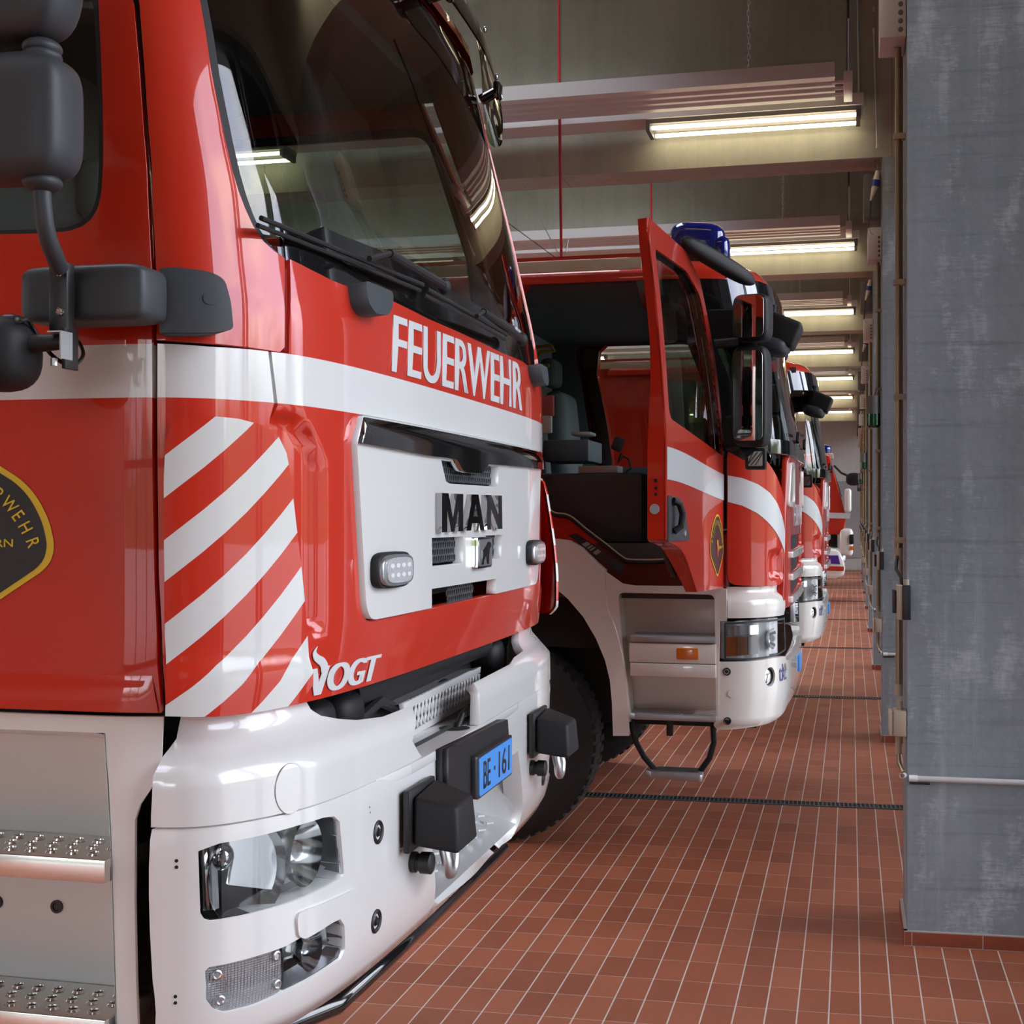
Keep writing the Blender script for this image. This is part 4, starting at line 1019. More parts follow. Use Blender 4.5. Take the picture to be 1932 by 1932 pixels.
for s_ in (1, -1):
    Y = lambda y: 3.04+(y-3.04)*s_
    m = MB(); zt0 = ho[0][1]
    m.add([(xl, Y(2.045), .66), (xr-.03, Y(2.045), .66), (xr-.045, Y(2.045), zt0-.03), (xl, Y(2.045), zt0-.03)], [(0, 1, 2, 3)], False)
    m.add([(xl, Y(1.915), zt0), (xr-.03, Y(1.915), zt0), (xr-.045, Y(2.045), zt0-.03), (xl, Y(2.045), zt0-.03)], [(0, 1, 2, 3)], False)
    m.add([CAB.P(*q) if s_ > 0 else CAB.P(-q[0], q[1]) for q in (ho[0], ho[2], ho[4])] + [(xr-.045, Y(2.045), zt0-.03), (xr-.036, Y(2.045), 1.05), (xr-.03, Y(2.045), .66)], [(0, 1, 4, 3), (1, 2, 5, 4)], False)
    m.build('step_well', M_white2, MAN)
    for zs in (1.071, .826):
        st = MB().bb((xl, Y(1.896), zs-.036), (xr, Y(2.04), zs), .002).build('entry_step', M_steel, MAN)
        dk = MB(); rg = MB()
        for i in range(22):
            for j in range(3):
                c = V((xr-.035-.0365*i+(.012 if j == 1 else 0), Y(1.925+.038*j), zs))
                rg.lathe(c, (0, 0, 1), [(0, .0115), (.003, .0095), (.0035, .0075), (.001, .0070)], 14); dk.lathe(c, (0, 0, 1), [(.0012, .0072), (.0012, .0004)], 10)
        rg.build('grip_rings', M_steel, st); dk.build('grip_holes', M_dark, st)
    for xx_ in (onY(108, 1710, 2.045).x, onY(-5, 1710, 2.045).x):
        m = MB(); m.lathe((xx_, Y(2.0445), onY(108, 1710, 2.045).z), (0, -s_, 0), [(-.002, .011), (.003, .011), (.003, .007), (.001, .006), (.001, .0005)], 20); m.build('rubber_plug', M_black, MAN)
m = MB(); m.bb((-7.6, 2.2, .62), (-1.02, 3.88, 1.29)); m.build('chassis', M_under, MAN)
# ---------------------------------------------------------------- body behind the cab, wheels
bd = MB().bb((-8.4, 1.82, 1.05), (-2.62, 4.26, 3.15), .03).build('body', M_red, MAN); MB().bb((-8.35, 1.86, 3.14), (-2.66, 4.22, 3.17)).build('added_roof_deck', M_galv, bd)  # unseen grey deck added on the roof to cut red bounce light
for s_ in (-1, 1):
    MB().bb((-8.3, 3.04+s_*1.222-.004, 1.78), (-2.7, 3.04+s_*1.222+.004, 1.86)).build('body_stripe', M_decal, bd)
    for k in range(3): MB().bb((-8.2+1.8*k, 3.04+s_*1.222-.006, 1.95), (-6.55+1.8*k, 3.04+s_*1.222+.006, 3.0)).build('roller_shutter', M_galv, bd)
    for X in (-2.30, -6.6): wheel(MAN, (X, 3.04+s_*.98, .53), .53, .30, s_)
# ---------------------------------------------------------------- door emblem
def emblem(surf, P_, parent, nameset=True):
    """P_ maps emblem pixels to the surface parameters"""
    o = [(-75, 848), (-30, 858), (0, 882), (40, 903), (70, 935), (95, 985), (104, 1030), (98, 1058), (82, 1077), (0, 1132), (-75, 1183)]
    o = [(-75, 848), (-35, 856), (5, 882), (42, 905), (71, 937), (95, 985), (104, 1030), (98, 1058), (82, 1077), (0, 1132), (-75, 1183)]
    full = o + [(-150-x, y) for x, y in o[-2:0:-1]]
    L = [P_(x, y) for x, y in full]
    L = catmull(L, 3, True) if False else L
    em = patch('emblem', parent, surf, rnd(L, .02), M_gold, off=.0022, depth=.001, grid=.04)
    c = (-75, 1010)
    inn = [(c[0]+(x-c[0])*.925, c[1]+(y-c[1])*.93) for x, y in full]
    patch('emblem_field', em, surf, rnd([P_(x, y) for x, y in inn], .02), M_ink, off=.0030, depth=.0008, grid=.04)
    R_ = [('F', -97, 893, 2), ('E', -70, 895, 12), ('U', -45, 904, 22), ('E', -21, 917, 30), ('R', 1, 933, 38), ('W', 21, 952, 47), ('E', 37, 973, 54), ('H', 51, 995, 62), ('R', 65, 1024, 70)]
    Lf = [('S', -122, 897, -10), ('F', -143, 906, -20), ('U', -164, 920, -30), ('R', -183, 939, -40), ('E', -200, 962, -50), ('B', -214, 990, -64)]
    for ch_, x, y, a in R_+Lf:
        vs, fs = text2d(ch_, 1, .8); x0 = (min(v[0] for v in vs)+max(v[0] for v in vs))/2; y0 = (min(v[1] for v in vs)+max(v[1] for v in vs))/2
        h = 24/(max(v[1] for v in vs)-min(v[1] for v in vs)); ca, sa = math.cos(math.radians(a)), math.sin(math.radians(a))
        pts = []
        for vx, vy in vs:
            dx, dy = (vx-x0)*h, -(vy-y0)*h
            pts.append(P_(x+dx*ca-dy*sa, y+dx*sa+dy*ca))
        lay('emblem_letter', em, surf, pts, fs, M_gold, off=.0042, depth=.0008)
    vs, fs = text2d('BERN', 1, .85); pts = fit(vs, [(-34, 1032), (27, 1032), (27, 1017), (-34, 1017)])
    lay('emblem_text', em, surf, [P_(x, y) for x, y in pts], fs, M_gold, off=.0042, depth=.0008)
    shd = [(-97, 985), (-53, 985), (-53, 1040), (-62, 1065), (-75, 1075), (-88, 1065), (-97, 1040)]
    patch('emblem_shield', em, surf, [P_(x, y) for x, y in shd], mat('shield_red', (.5, .03, .02), .4), off=.0042, depth=.0008, grid=.03)
    patch('emblem_shield_bend', em, surf, [P_(x, y) for x, y in ((-97, 1000), (-97, 985), (-84, 985), (-53, 1030), (-53, 1046))], M_gold, off=.0050, depth=.0006, grid=.03)
    return em
emblem(CAB, lambda x, y: CAB.pick(x, y), MAN)
# ---------------------------------------------------------------- near mirrors with their arm
def YP(x, y, Y): return onY(x, y, Y)
a, b = YP(52, 562, 1.83), YP(287, 562, 1.83)
m = MB(); m.sph(((a.x+b.x)/2, 1.845, a.z), ((b.x-a.x)/2, .045, .042), 7); arm = m.build('mirror_arm', M_trim, MAN)
hg = CAB.px([(300, 506), (330, 504), (395, 512), (424, 526), (436, 570), (441, 622), (400, 628), (300, 628)], .05)
hgp = patch('mirror_hinge', MAN, CAB, rnd(hg, [.004, .01, .012, .02, .01, .008, .01, .004]), M_trim, off=.05, depth=.05, grid=.02)
patch('hinge_cap', hgp, CAB, oval(CAB.pick(397, 564, .05), .0085, .0085, 20), M_trim, off=.0512, depth=.002, grid=.02)
MB().box(CAB.P(*CAB.pick(303, 560, .02), .02), (.035, .03, .06), .008).build('hinge_link', M_trim2, hgp)
m = MB(); p, q = YP(100, 498, 1.78), YP(135, 625, 1.78); m.bb((p.x, 1.768, q.z), (q.x, 1.79, p.z), .003); q2 = YP(134, 697, 1.78); p2 = YP(127, 625, 1.78); m.bb((p2.x, 1.765, q2.z), (q2.x, 1.80, p2.z+.004), .001); brk = m.build('bracket_plate', M_black, MAN)
for yy in (514, 588):
    c = YP(114, yy, 1.768); m = MB(); m.lathe(c, (0, -1, 0), [(0, .0065), (.003, .006), (.0042, .0042), (.003, .003), (.003, .0003)], 16); m.build('bolt', M_chrome2, brk)
MB().tube([YP(78, 335, 1.70), YP(80, 380, 1.70), YP(84, 420, 1.70), YP(92, 455, 1.715), YP(104, 485, 1.735), YP(112, 505, 1.76)], .0127, 16).build('mirror_tube', M_trim, arm)
MB().tube([YP(76, 50, 1.70), YP(76, 125, 1.70)], .0118, 16).build('mirror_tube', M_trim, arm)
def mirror_h(cx_, cy_, hw, hh, nm):
    c = YP(cx_, cy_, 1.70); k = 1.85/2600
    m = MB(); m.sph(c, (hw*k, .052, hh*k), 4.6, None, 36, 20); h = m.build(nm, M_trim, MAN)
    m = MB(); m.add([c+V((-hw*k*.99, sy*.040, sz*hh*k*.82)) for sy, sz in ((-1, -1), (1, -1), (1, 1), (-1, 1))], [(0, 1, 2, 3)], False); m.build('mirror_glass', M_chrome2, h)
    return h
wm = mirror_h(26, 228, 128, 122, 'wide_angle_mirror'); mm = mirror_h(30, -190, 128, 282, 'main_mirror')
for (yy, p_) in ((108, wm), (345, wm), (92, mm)):
    MB().sph(YP(80, yy, 1.70), (.026, .03, .014)).build('tube_socket', M_trim, p_)
c = YP(4, 668, 1.74); m = MB(); m.sph(c, (.050, .055, .054), 2.6); sp_ = m.build('work_lamp', M_trim2, MAN)
m = MB(); m.cyl(YP(40, 650, 1.74), YP(118, 645, 1.745), .014, .011, 18); m.build('lamp_neck', M_trim2, sp_)
m = MB(); p, q = YP(100, 628, 1.74), YP(126, 678, 1.74); m.bb((q.x-.002, 1.725, q.z), (q.x, 1.755, p.z)); m.bb((p.x, 1.725, p.z-.001), (q.x, 1.755, p.z+.001)); m.build('lamp_bracket', M_galv, sp_)
m = MB(); m.cyl(YP(102, 676, 1.74), YP(102, 690, 1.74), .005, n=8); m.build('bracket_bolt', M_galv, sp_)
MB().sph(YP(22, 608, 1.73), (.016, .014, .011), 3).build('cable_plug', M_black, sp_)
cb_ = [(38, 606), (52, 604), (62, 618), (80, 648), (100, 672), (122, 686), (140, 688), (153, 678), (157, 665), (150, 648), (138, 636)]
MB().tube([YP(x, y, 1.715+.004*i) for i, (x, y) in enumerate(catmull(cb_, 4))][:], .0030, 8).build('lamp_cable', M_cable if 'M_cable' in globals() else M_black, sp_)
# matching plain mirror set on the far side
m = MB(); m.sph((-1.15, 4.30, 1.91), (.10, .045, .042), 6); fa = m.build('mirror_arm', M_trim, MAN)
# (the far mirrors are folded back against the door)
MB().tube([(-1.2, 4.33, 1.93), (-1.28, 4.36, 2.0), (-1.3, 4.36, 2.35)], .0127, 12).build('mirror_tube', M_trim, fa)
MB().sph((-1.42, 4.38, 2.25), (.09, .05, .17), 4.6).build('main_mirror', M_trim, fa)
# ================================================================ engines in the bays behind
SH = [(0, -.276), (.3, -.278), (.55, -.283), (.75, -.291), (.88, -.302), (.97, -.320), (1.04, -.345), (1.10, -.380), (1.15, -.425), (1.185, -.475), (1.208, -.53), (1.222, -.60), (1.229, -.72), (1.231, -.95), (1.232, -1.4), (1.232, -2.4), (1.232, -3.4)]
YC = 7.65
SC = Plan(SH, YC, pw((.55, -.03), (.75, 0), (1.95, 0), (2.2, -.03), (2.5, -.085), (2.8, -.16), (3.0, -.22)), pw((1.95, 0), (2.4, .014), (2.8, .034), (3.0, .06)))
SC.zr = (.4, 2.95); SC.ur = (-3.0, 1.6); sx = SC.px
M_sred = paint('red_paint_engine')
M_swhite = mat('white_paint_engine', (.86, .83, .76), .26, coat=1, coat_rough=.03)
M_cream = mat('cream_roof_stripe', (.60, .52, .36), .3, coat=1)
M_int3 = mat('pale_cab_lining', (.24, .25, .25), .8)
M_fabric = mat('grey_seat_fabric', (.11, .125, .13), .85)
M_mirror = mat('mirror_glass', (.50, .50, .48), .02, 1)
HX, HY_ = -.556, 6.42                               # door hinge
def engine(loc_label):
    R_ = thing('fire_engine', loc_label, 'fire engine', (-1.7, YC, 0))
    return R_
S1 = engine('red fire engine in the middle with its cab door swung wide open')
# ---- corner panels with the air scoop, white swoosh
cp = sx([(1373, 852), (1373, 1088), (1376, 1097), (1386, 1104), (1440, 1106), (1470, 1104), (1479, 1094), (1483, 1040), (1483, 975), (1477, 930), (1466, 900), (1452, 876), (1436, 858), (1410, 846)])
sc0 = sx([(1457, 1000), (1477, 1040), (1473, 1090)])
su0, su1 = sc0[0][0], sc0[1][0]+.01; sz1 = sc0[0][1]-.10; sz0 = sc0[2][1]
def scoop(u, z):
    a = abs(u)
    return -.035*smoothstep(0, .035, a-abs(su1))*smoothstep(-.005, .05, abs(su0)-a+.03)*smoothstep(-.01, .02, z-sz0)*smoothstep(0, .06, sz1+.02-z)
swu = sx([(1373, 897), (1400, 902), (1430, 914), (1452, 930), (1466, 950), (1475, 975), (1480, 1000)]); swl = sx([(1482, 1052), (1475, 1028), (1464, 1005), (1448, 985), (1428, 968), (1400, 954), (1373, 947)])
for W_ in (lambda l: l, mir):
    c_ = patch('corner_panel', S1, SC, W_(rnd(cp, [.01]*len(cp))), M_sred, off=scoop, depth=.03, grid=.028)
    patch('stripe', c_, SC, W_(swu+swl), M_decal, off=lambda u, z: scoop(u, z)+.0022, depth=.001, grid=.028)
# ---- front: red flap with white-framed vents, lettering and grille
zc0, zc1 = 1.275, cp[0][1]
fw = abs(su1)-.005
fo = rnd([(-fw-.03, 1.15), (-fw+.0, 1.30), (-fw+.03, 1.62), (-fw+.10, 1.86), (-fw+.16, 1.93)] + [(fw-.16, 1.93), (fw-.10, 1.86), (fw-.03, 1.62), (fw-.0, 1.30), (fw+.03, 1.15)], .03)
vent = rnd([(-fw+.08, 1.66), (-fw+.30, 1.66), (-fw+.30, 1.83), (-fw+.15, 1.83)], .03)
gh = [rnd(rect(-.72, .72, z, z+.075), .02) for z in (1.20, 1.31, 1.42)]
vm = mir(vent)
fp2 = patch('front_panel', S1, SC, fo, M_sred, holes=[vent, vm]+gh, off=.004, depth=.03, grid=.04)
for v_ in (vent, vm):
    cu_ = sum(p[0] for p in v_)/len(v_); cz_ = sum(p[1] for p in v_)/len(v_)
    patch('vent_frame', fp2, SC, [(cu_+(u-cu_)*1.22, cz_+(z-cz_)*1.28) for u, z in v_], M_swhite, holes=[v_], off=.016, depth=.02, grid=.04)
    patch('vent_insert', fp2, SC, v_, M_trim2, off=-.008, depth=0, grid=.05)
for g_ in gh:
    patch('grille_insert', fp2, SC, g_, M_trim2, off=-.02, depth=0, grid=.08)
    z_ = min(p[1] for p in g_); patch('grille_bar', fp2, SC, rnd(rect(-.76, .76, z_-.035, z_-.004), .008), M_swhite, off=.018, depth=.03, grid=.05)
vs, fs = embolden(text2d('FEUERWEHR', 1, .7), .002); lay('lettering', fp2, SC, fit(vs, [(-.58, 1.54), (.52, 1.54), (.52, 1.65), (-.58, 1.65)]), fs, M_decal, off=.0068, depth=.001)
# ---- lower white collar with the ledge, head lamps, bumper
co_ = sx([(1373, 1113), (1373, 1168), (1430, 1168), (1478, 1162), (1485, 1150)])
cu0, cz1_, cz0_ = co_[0][0], co_[0][1]+.012, co_[1][1]+.004; cu1 = co_[3][0]+.01
ledge = lambda u, z: -.030*smoothstep(cz0_+.085, cz0_+.115, z) + .006*math.sin(max(0, min(1, (z-cz0_)/.09))*math.pi)
hl_ = sx([(1366, 1175), (1428, 1171), (1480, 1165), (1482, 1226), (1463, 1238), (1413, 1245), (1366, 1245)])
hu = [p[0] for p in hl_]; hz = [p[1] for p in hl_]
bt = sx([(1355, 1249), (1413, 1248), (1457, 1242), (1480, 1238)])
bl0 = bt[0][0]
bzb = sx([(1357, 1378)])[0][1]
bo = [(bl0, bt[0][1]), (bl0, bzb+.02), (bl0+.02, bzb), (-1.30, bzb), (-1.05, bzb+.012), (-.95, bzb+.035), (-.75, bzb+.07)]
bo = bo + [(-u, z) for u, z in bo[::-1]] + [(-u, z) for u, z in bt[1:]][::1][::-1][::-1] if False else bo
top_ = [(bt[3][0]+.03, bt[3][1]-.02), (-.70, bt[3][1]-.04)]
bo = bo + [(-u, z) for u, z in bo[::-1]] + [(-u, z) for u, z in bt[1:]] + [(-top_[0][0], top_[0][1]), (.70, top_[1][1]), (-.70, top_[1][1]), top_[0]] + bt[1:][::-1]
fg = SC.pick(1452, 1277); fg2 = (fg[0]+.17, fg[1]+.006)
fh = [oval(fg, .040, .046, 24), oval(fg2, .036, .044, 24)]
bmp = patch('bumper', S1, SC, bo, M_swhite, holes=[h[::-1] for h in fh]+[mir(h)[::-1] for h in fh], off=lambda u, z: .004-.02*(1-smoothstep(0, .05, z-bzb))**2, depth=.05, grid=.035)
for s_ in (1, -1):
    W_ = (lambda l: l) if s_ > 0 else mir
    patch('collar', S1, SC, W_([(cu0, cz0_), (cu1, cz0_), (cu1+.01, cz1_), (cu0, cz1_)]), M_swhite, off=ledge, depth=.03, grid=.02)
    hlamp = patch('head_lamp', S1, SC, W_(hl_), M_lens, off=.001, depth=.004, grid=.05)
    patch('lamp_backing', hlamp, SC, W_(hl_), mat('lamp_silver', (.82, .84, .85), .3, 0, coat=1), off=lambda u, z: -.035-.015*math.sin(u*60), depth=.03, grid=.02)
    patch('lamp_rim', hlamp, SC, W_(hl_), M_trim, holes=[W_([(lerp(u, sum(hu)/7, .05), lerp(z, sum(hz)/7, .09)) for u, z in hl_])[::-1]], off=.0015, depth=.006, grid=.05)
    a_ = sx([(1371, 1203), (1391, 1203), (1391, 1238), (1371, 1239)]); b_ = sx([(1393, 1203), (1412, 1202), (1412, 1236), (1393, 1238)]); c2_ = sx([(1371, 1182), (1434, 1179), (1434, 1197), (1371, 1200)]); d_ = sx([(1414, 1202), (1434, 1200), (1434, 1234), (1414, 1236)])
    patch('indicator', hlamp, SC, W_(a_), M_amber, off=-.012, depth=.01, grid=.05); patch('indicator', hlamp, SC, W_(b_), mat('pale_amber_lens', (.62, .26, .10), .2, coat=1), off=-.012, depth=.01, grid=.05)
    patch('position_lamp', hlamp, SC, W_(c2_), M_refl, off=-.010, depth=.01, grid=.03); patch('side_reflector', hlamp, SC, W_(d_), mat('dull_lens', (.40, .36, .35), .2, coat=1), off=-.012, depth=.01, grid=.05)
    m = MB(); p_ = SC.pick(1460, 1205); bowl(m, SC.P(p_[0]*s_, p_[1], -.006), V((1, -.3*s_, 0)), .05, .04); m.build('reflector', M_refl, hlamp)
    for c_ in (fg, fg2):
        c_ = (c_[0]*s_, c_[1]); p_ = SC.P(*c_, -.012); n_ = SC.nrm(*c_)
        m = MB(); m.lathe(p_, n_, [(.004, .040), (.002, .036), (-.002, .034)], 24); f_ = m.build('fog_lamp_ring', M_trim2, bmp)
        m = MB(); m.lathe(p_, n_, [(-.006, .044), (.000, .034), (.004, .02), (.005, .0005)], 24); m.build('fog_lamp', M_refl, bmp)
    for q in ((1371, 1267), (1372, 1360)):
        u, z = SC.pick(*q); plug(u*s_, z, .018, SC, bmp, .004)
    u, z = SC.pick(1381, 1308); patch('cover_disc', bmp, SC, oval((u*s_, z), .020, .020, 24), M_swhite, off=.0065, depth=.003, grid=.02)
vs, fs = text2d('tht', 1, .8); lay('small_lettering', bmp, SC, fit(vs, [(-1.02, bzb+.21), (-.90, bzb+.21), (-.90, bzb+.29), (-1.02, bzb+.29)]), fs, mat('violet_foil', (.10, .09, .25), .4), off=.0065, depth=.001)
m = MB(); m.bb((-.272, YC-.15, .76), (-.262, YC+.15, .845), .002); m.build('number_plate', M_blue, bmp)
# ---- wheel arch, step box and treads on both sides
SF = Flat((-1.0, 6.418, 1.0), (1, 0, 0), (0, 0, 1)); fpx = SF.px
arch_in = fpx([(1048, 1109), (1072, 1130), (1101, 1164), (1125, 1205), (1142, 1246), (1151, 1283), (1155, 1327), (1157, 1388)])
top_e = fpx([(1048, 1017), (1072, 1020), (1096, 1034), (1125, 1063), (1151, 1086), (1174, 1101), (1197, 1105)])
ctr_w = (-1.68+1.0, .50-1.0)
lef = lambda l: [(2*ctr_w[0]-u, z) for u, z in l]
stepL = fpx([(1146, 1148), (1160, 1180), (1170, 1215), (1178, 1255), (1184, 1320), (1187, 1388)])
fender = arch_in[::-1] + lef(arch_in) + lef(stepL[-1:]) + lef(stepL[::-1][1:]) + lef(top_e[:3][::-1]) + top_e[:3] + fpx([(1125, 1063), (1140, 1076)]) + stepL
pan_o = fpx([(1146, 1148)]) + fpx([(1142, 1078), (1174, 1101), (1197, 1105), (1320, 1106), (1357, 1108), (1371, 1112), (1371, 1172), (1358, 1172), (1355, 1352)]) + fpx([(1186, 1356)]) + stepL[::-1][1:-1]
rec = rnd(fpx([(1166, 1118), (1348, 1122), (1351, 1346), (1190, 1348), (1184, 1290), (1174, 1215)]), [.03, .03, 0, 0, .02, .02])
M_tread = NT('aluminium_tread'); _c = M_tread.sep(M_tread.coord('Object')); _k = M_tread.math('MULTIPLY', M_tread.math('SINE', M_tread.math('MULTIPLY', M_tread.math('ADD', _c[0], _c[1]), 130.)), M_tread.math('SINE', M_tread.math('MULTIPLY', M_tread.math('SUBTRACT', _c[0], _c[1]), 210.)))
M_tread.bump(_k, .8, .003); M_tread.b.inputs['Metallic'].default_value = .9; M_tread.b.inputs['Base Color'].default_value = (.42, .42, .42, 1); M_tread.b.inputs['Roughness'].default_value = .35; M_tread = M_tread.m
M_alu = mat('cast_aluminium', (.40, .41, .42), .42, .7)
class MirrorY:
    def __init__(s, f): s.f = f
    def P(s, u, z, off=0.): p = s.f.P(u, z, off); return V((p.x, 2*YC-p.y, p.z))
    def nrm(s, u, z): n = s.f.nrm(u, z); return V((n.x, -n.y, n.z))
SFm = MirrorY(SF)
def both(fn):
    fn(SF, lambda l: l, lambda y: y, 1); fn(Flat((1.0, 2*YC-6.418, 1.0), (-1, 0, 0), (0, 0, 1)), lambda l: [(-u-0.0, z) for u, z in l][::-1], lambda y: 2*YC-y, -1)
def side(sf, W_, Y, s_):
    W2 = (lambda l: l) if s_ > 0 else (lambda l: [(2.0-0.0-u-2.0+0.0, z) for u, z in l][::-1])
    if s_ < 0:
        sf = Flat((1.0, 2*YC-6.418, 1.0), (-1, 0, 0), (0, 0, 1)); W2 = lambda l: [(2-(u-0.0)-0.0, z) for u, z in l][::-1]
        W2 = lambda l: [(1.0-(-1.0+u), z) for u, z in l][::-1]
    patch('wheel_arch', S1, sf, W2(fender), M_swhite, off=.006, depth=.10, grid=.06)
    patch('step_panel', S1, sf, W2(pan_o), M_swhite, holes=[W2(rec)[::-1]], off=0, depth=.02, grid=.08)
    loop = W2(rec); n = len(loop); m = MB(); m.add([sf.P(*p, 0) for p in loop]+[sf.P(*p, -.14) for p in loop], [(i, (i+1) % n, n+(i+1) % n, n+i) for i in range(n)], False)
    vs_, fs_ = mesh2d(loop, (), .1); m.add([sf.P(*p, -.14) for p in vs_], fs_, False); m.build('step_well', M_swhite, S1)
    a, b, c = onY(1180, 1205, 6.40), onY(1352, 1205, 6.40), onY(1185, 1345, 6.40)
    d = onY(1190, 1345, 6.40); 
    st = MB().bb((a.x+.02, Y(6.405), 1.000), (b.x-.004, Y(6.56), 1.034), .008).build('upper_step', M_alu, S1); MB().bb((a.x+.03, Y(6.412), 1.034), (b.x-.01, Y(6.555), 1.037)).build('tread_surface', M_tread, st)
    m = MB(); m.bb((a.x+.015, Y(6.412), .905), (b.x-.004, Y(6.56), .998), .006); m.bb((a.x+.02, Y(6.406), .84), (b.x-.004, Y(6.56), .902), .006); bx_ = m.build('step_box', M_swhite, S1)
    q, r2_ = onY(1276, 1222, 6.41), onY(1318, 1245, 6.41); MB().bb((q.x, Y(6.404), r2_.z), (r2_.x, Y(6.416), q.z), .006).build('side_marker_lamp', M_amber, bx_)
    q, r2_ = onY(1187, 1347, 6.40), onY(1352, 1360, 6.40)
    pl_ = [(q.x+.03, Y(6.385)), (r2_.x, Y(6.385)), (r2_.x, Y(6.56)), (q.x, Y(6.56)), (q.x, Y(6.41))]
    m = MB(); m.prism(pl_, 2, r2_.z-.006, q.z+.006, .006); ls_ = m.build('lower_step', M_alu, S1); MB().bb((q.x+.035, Y(6.395), q.z+.006), (r2_.x-.005, Y(6.55), q.z+.009)).build('tread_surface', M_tread, ls_)
    zc = onY(1270, 1462, 6.40).z; xl_, xr_ = onY(1228, 1460, 6.40).x, onY(1322, 1460, 6.40).x
    m = MB(); m.prism([(xl_, Y(6.40)), (xr_, Y(6.36)), (xr_+.01, Y(6.37)), (xr_, Y(6.53)), (xl_+.02, Y(6.53)), (xl_-.03, Y(6.43))], 2, zc-.02, zc+.012, .004); hs = m.build('hanging_step', M_alu, S1); MB().bb((xl_+.02, Y(6.395), zc+.012), (xr_-.008, Y(6.52), zc+.0155)).build('tread_surface', M_tread, hs)
    l0, r0 = onY(1190, 1362, 6.45), onY(1345, 1365, 6.45)
    for (p_, e_) in ((l0, xl_+.01), (r0, xr_-.01)):
        m = MB(); k_ = onY(1200 if p_ is l0 else 1347, 1400, 6.45)
        P0, P1, P2 = V((p_.x, Y(6.45), p_.z)), V((k_.x, Y(6.45), k_.z)), V((e_, Y(6.46), zc+.01))
        m.tube([P0, P0*.5+P1*.5, P1, P1*.5+P2*.5+V(((-.006 if p_ is l0 else .012), 0, -.006)), P2], .014, 8); m.build('strap', M_trim2, hs)
    m = MB(); p_ = onY(1264, 1372, 6.5); m.box((p_.x, Y(6.5), p_.z), (.03, .03, .08), .004); m.build('stop_block', M_black, S1)
    wheel(S1, (-1.68, Y(6.62), .50), .50, .30, -s_)
side(SF, None, lambda y: y, 1); side(None, None, lambda y: 2*YC-y, -1)
m = MB(); m.bb((-7.2, 6.85, .55), (-.45, 8.45, 1.22)); m.build('chassis', M_under, S1)
m = MB(); m.bb((-2.4, 6.60, .95), (-.60, 8.70, 1.28)); m.build('wheel_housing', M_dark, S1)
# ---- cab shell: inner sill, floor, rear wall, far side, roof
IN = Flat((-1.0, 6.50, 1.0), (1, 0, 0), (0, 0, 1))
seal = IN.px([(1030, 965), (1048, 972), (1075, 977), (1107, 1002), (1145, 1031), (1174, 1054), (1191, 1060), (1246, 1060), (1272, 1054), (1320, 1020)])
seal = [(-.62, seal[0][1])] + seal + [(IN.pick(1385, 1000))]
sill = [(-.62, .22), (.44, .22)] + seal[::-1]
sl_ = patch('door_sill', S1, IN, sill, M_sred, depth=.10, grid=.06)
m = MB(); m.tube([IN.P(u, z, .004) for u, z in catmull(seal, 4)], .010, 8); m.build('door_seal', M_trim2, sl_)
m = MB(); m.tube([IN.P(u, z+.012, .010) for u, z in catmull(seal, 4)], .004, 6); m.build('seal_edge', M_cream, sl_)
stk = IN.px([(1072, 1010), (1088, 1006), (1180, 1068), (1170, 1084)])
sk = patch('sill_sticker', sl_, IN, stk, M_ink, off=.002, depth=.001, grid=.1)
for a, b in ((.24, .32), (.34, .37), (.39, .42), (.46, .53)):
    q = [tuple(lerp(lerp(stk[0][i], stk[3][i], a), lerp(stk[1][i], stk[2][i], a), t) for i in (0, 1)) for t in (.15, .85)] + [tuple(lerp(lerp(stk[0][i], stk[3][i], b), lerp(stk[1][i], stk[2][i], b), t) for i in (0, 1)) for t in (.85, .15)]
    patch('sticker_mark', sl_, IN, q[::-1], mat('sticker_grey', (.35, .32, .33), .5), off=.0035, depth=.0006, grid=.1)
m = MB(); m.bb((-2.45, 6.50, 1.20), (-.62, 8.80, 1.46)); m.build('cab_floor', M_int, S1)
m = MB(); m.bb((-1.96, 6.50, 1.2), (-1.88, 8.80, 2.74)); m.build('cab_rear_wall', M_int3, S1)
m = MB(); m.bb((-2.5, 6.50, 2.70), (-.50, 8.8, 2.735)); m.build('cab_headlining', M_int2, S1)
# side walls (rear of the doors) and pillars
def cabside(s_, cut=0):
    W_ = (lambda l: l) if s_ > 0 else mir
    uh, ub_ = SC.pick(1372, 1000)[0], SC.pick(1372, 1000)[0]-.93      # hinge, rear edge of the door
    rear = [(ub_-1.05, 1.28), (ub_, 1.50), (ub_-.02, 2.50), (ub_+.03, 2.65), (ub_+.12, 2.715), (uh-.30, 2.725), (uh-.30, 2.77), (ub_-1.05, 2.77)]
    o = patch('cab_side', S1, SC, W_(rear), M_sred, off=-.004, depth=.10, grid=.06)
    if cut: rear = [(ub_-1.05, 1.28), (ub_-cut, 1.50), (ub_-cut, 2.60), (ub_-cut+.05, 2.74), (uh-.30, 2.745), (uh-.30, 2.77), (ub_-1.05, 2.77)]
    pr = rnd(rect(ub_-.95-cut*.2, ub_-.12-cut, 1.62, 2.62), .10)
    patch('side_pressing', o, SC, W_(pr), M_sred, off=.006, depth=.02, grid=.05)
    pil_ = [(uh-.01, 1.86), (uh+.13, 1.90), (uh-.02, 2.50), (uh-.10, 2.70), (uh-.24, 2.70), (uh-.12, 2.40)]
    patch('windscreen_pillar', S1, SC, W_(pil_), M_gloss, off=-.004, depth=.06, grid=.05)
    return uh, ub_
uh, ub_ = cabside(1); cabside(-1, .24)
wsu = abs(uh)-.13
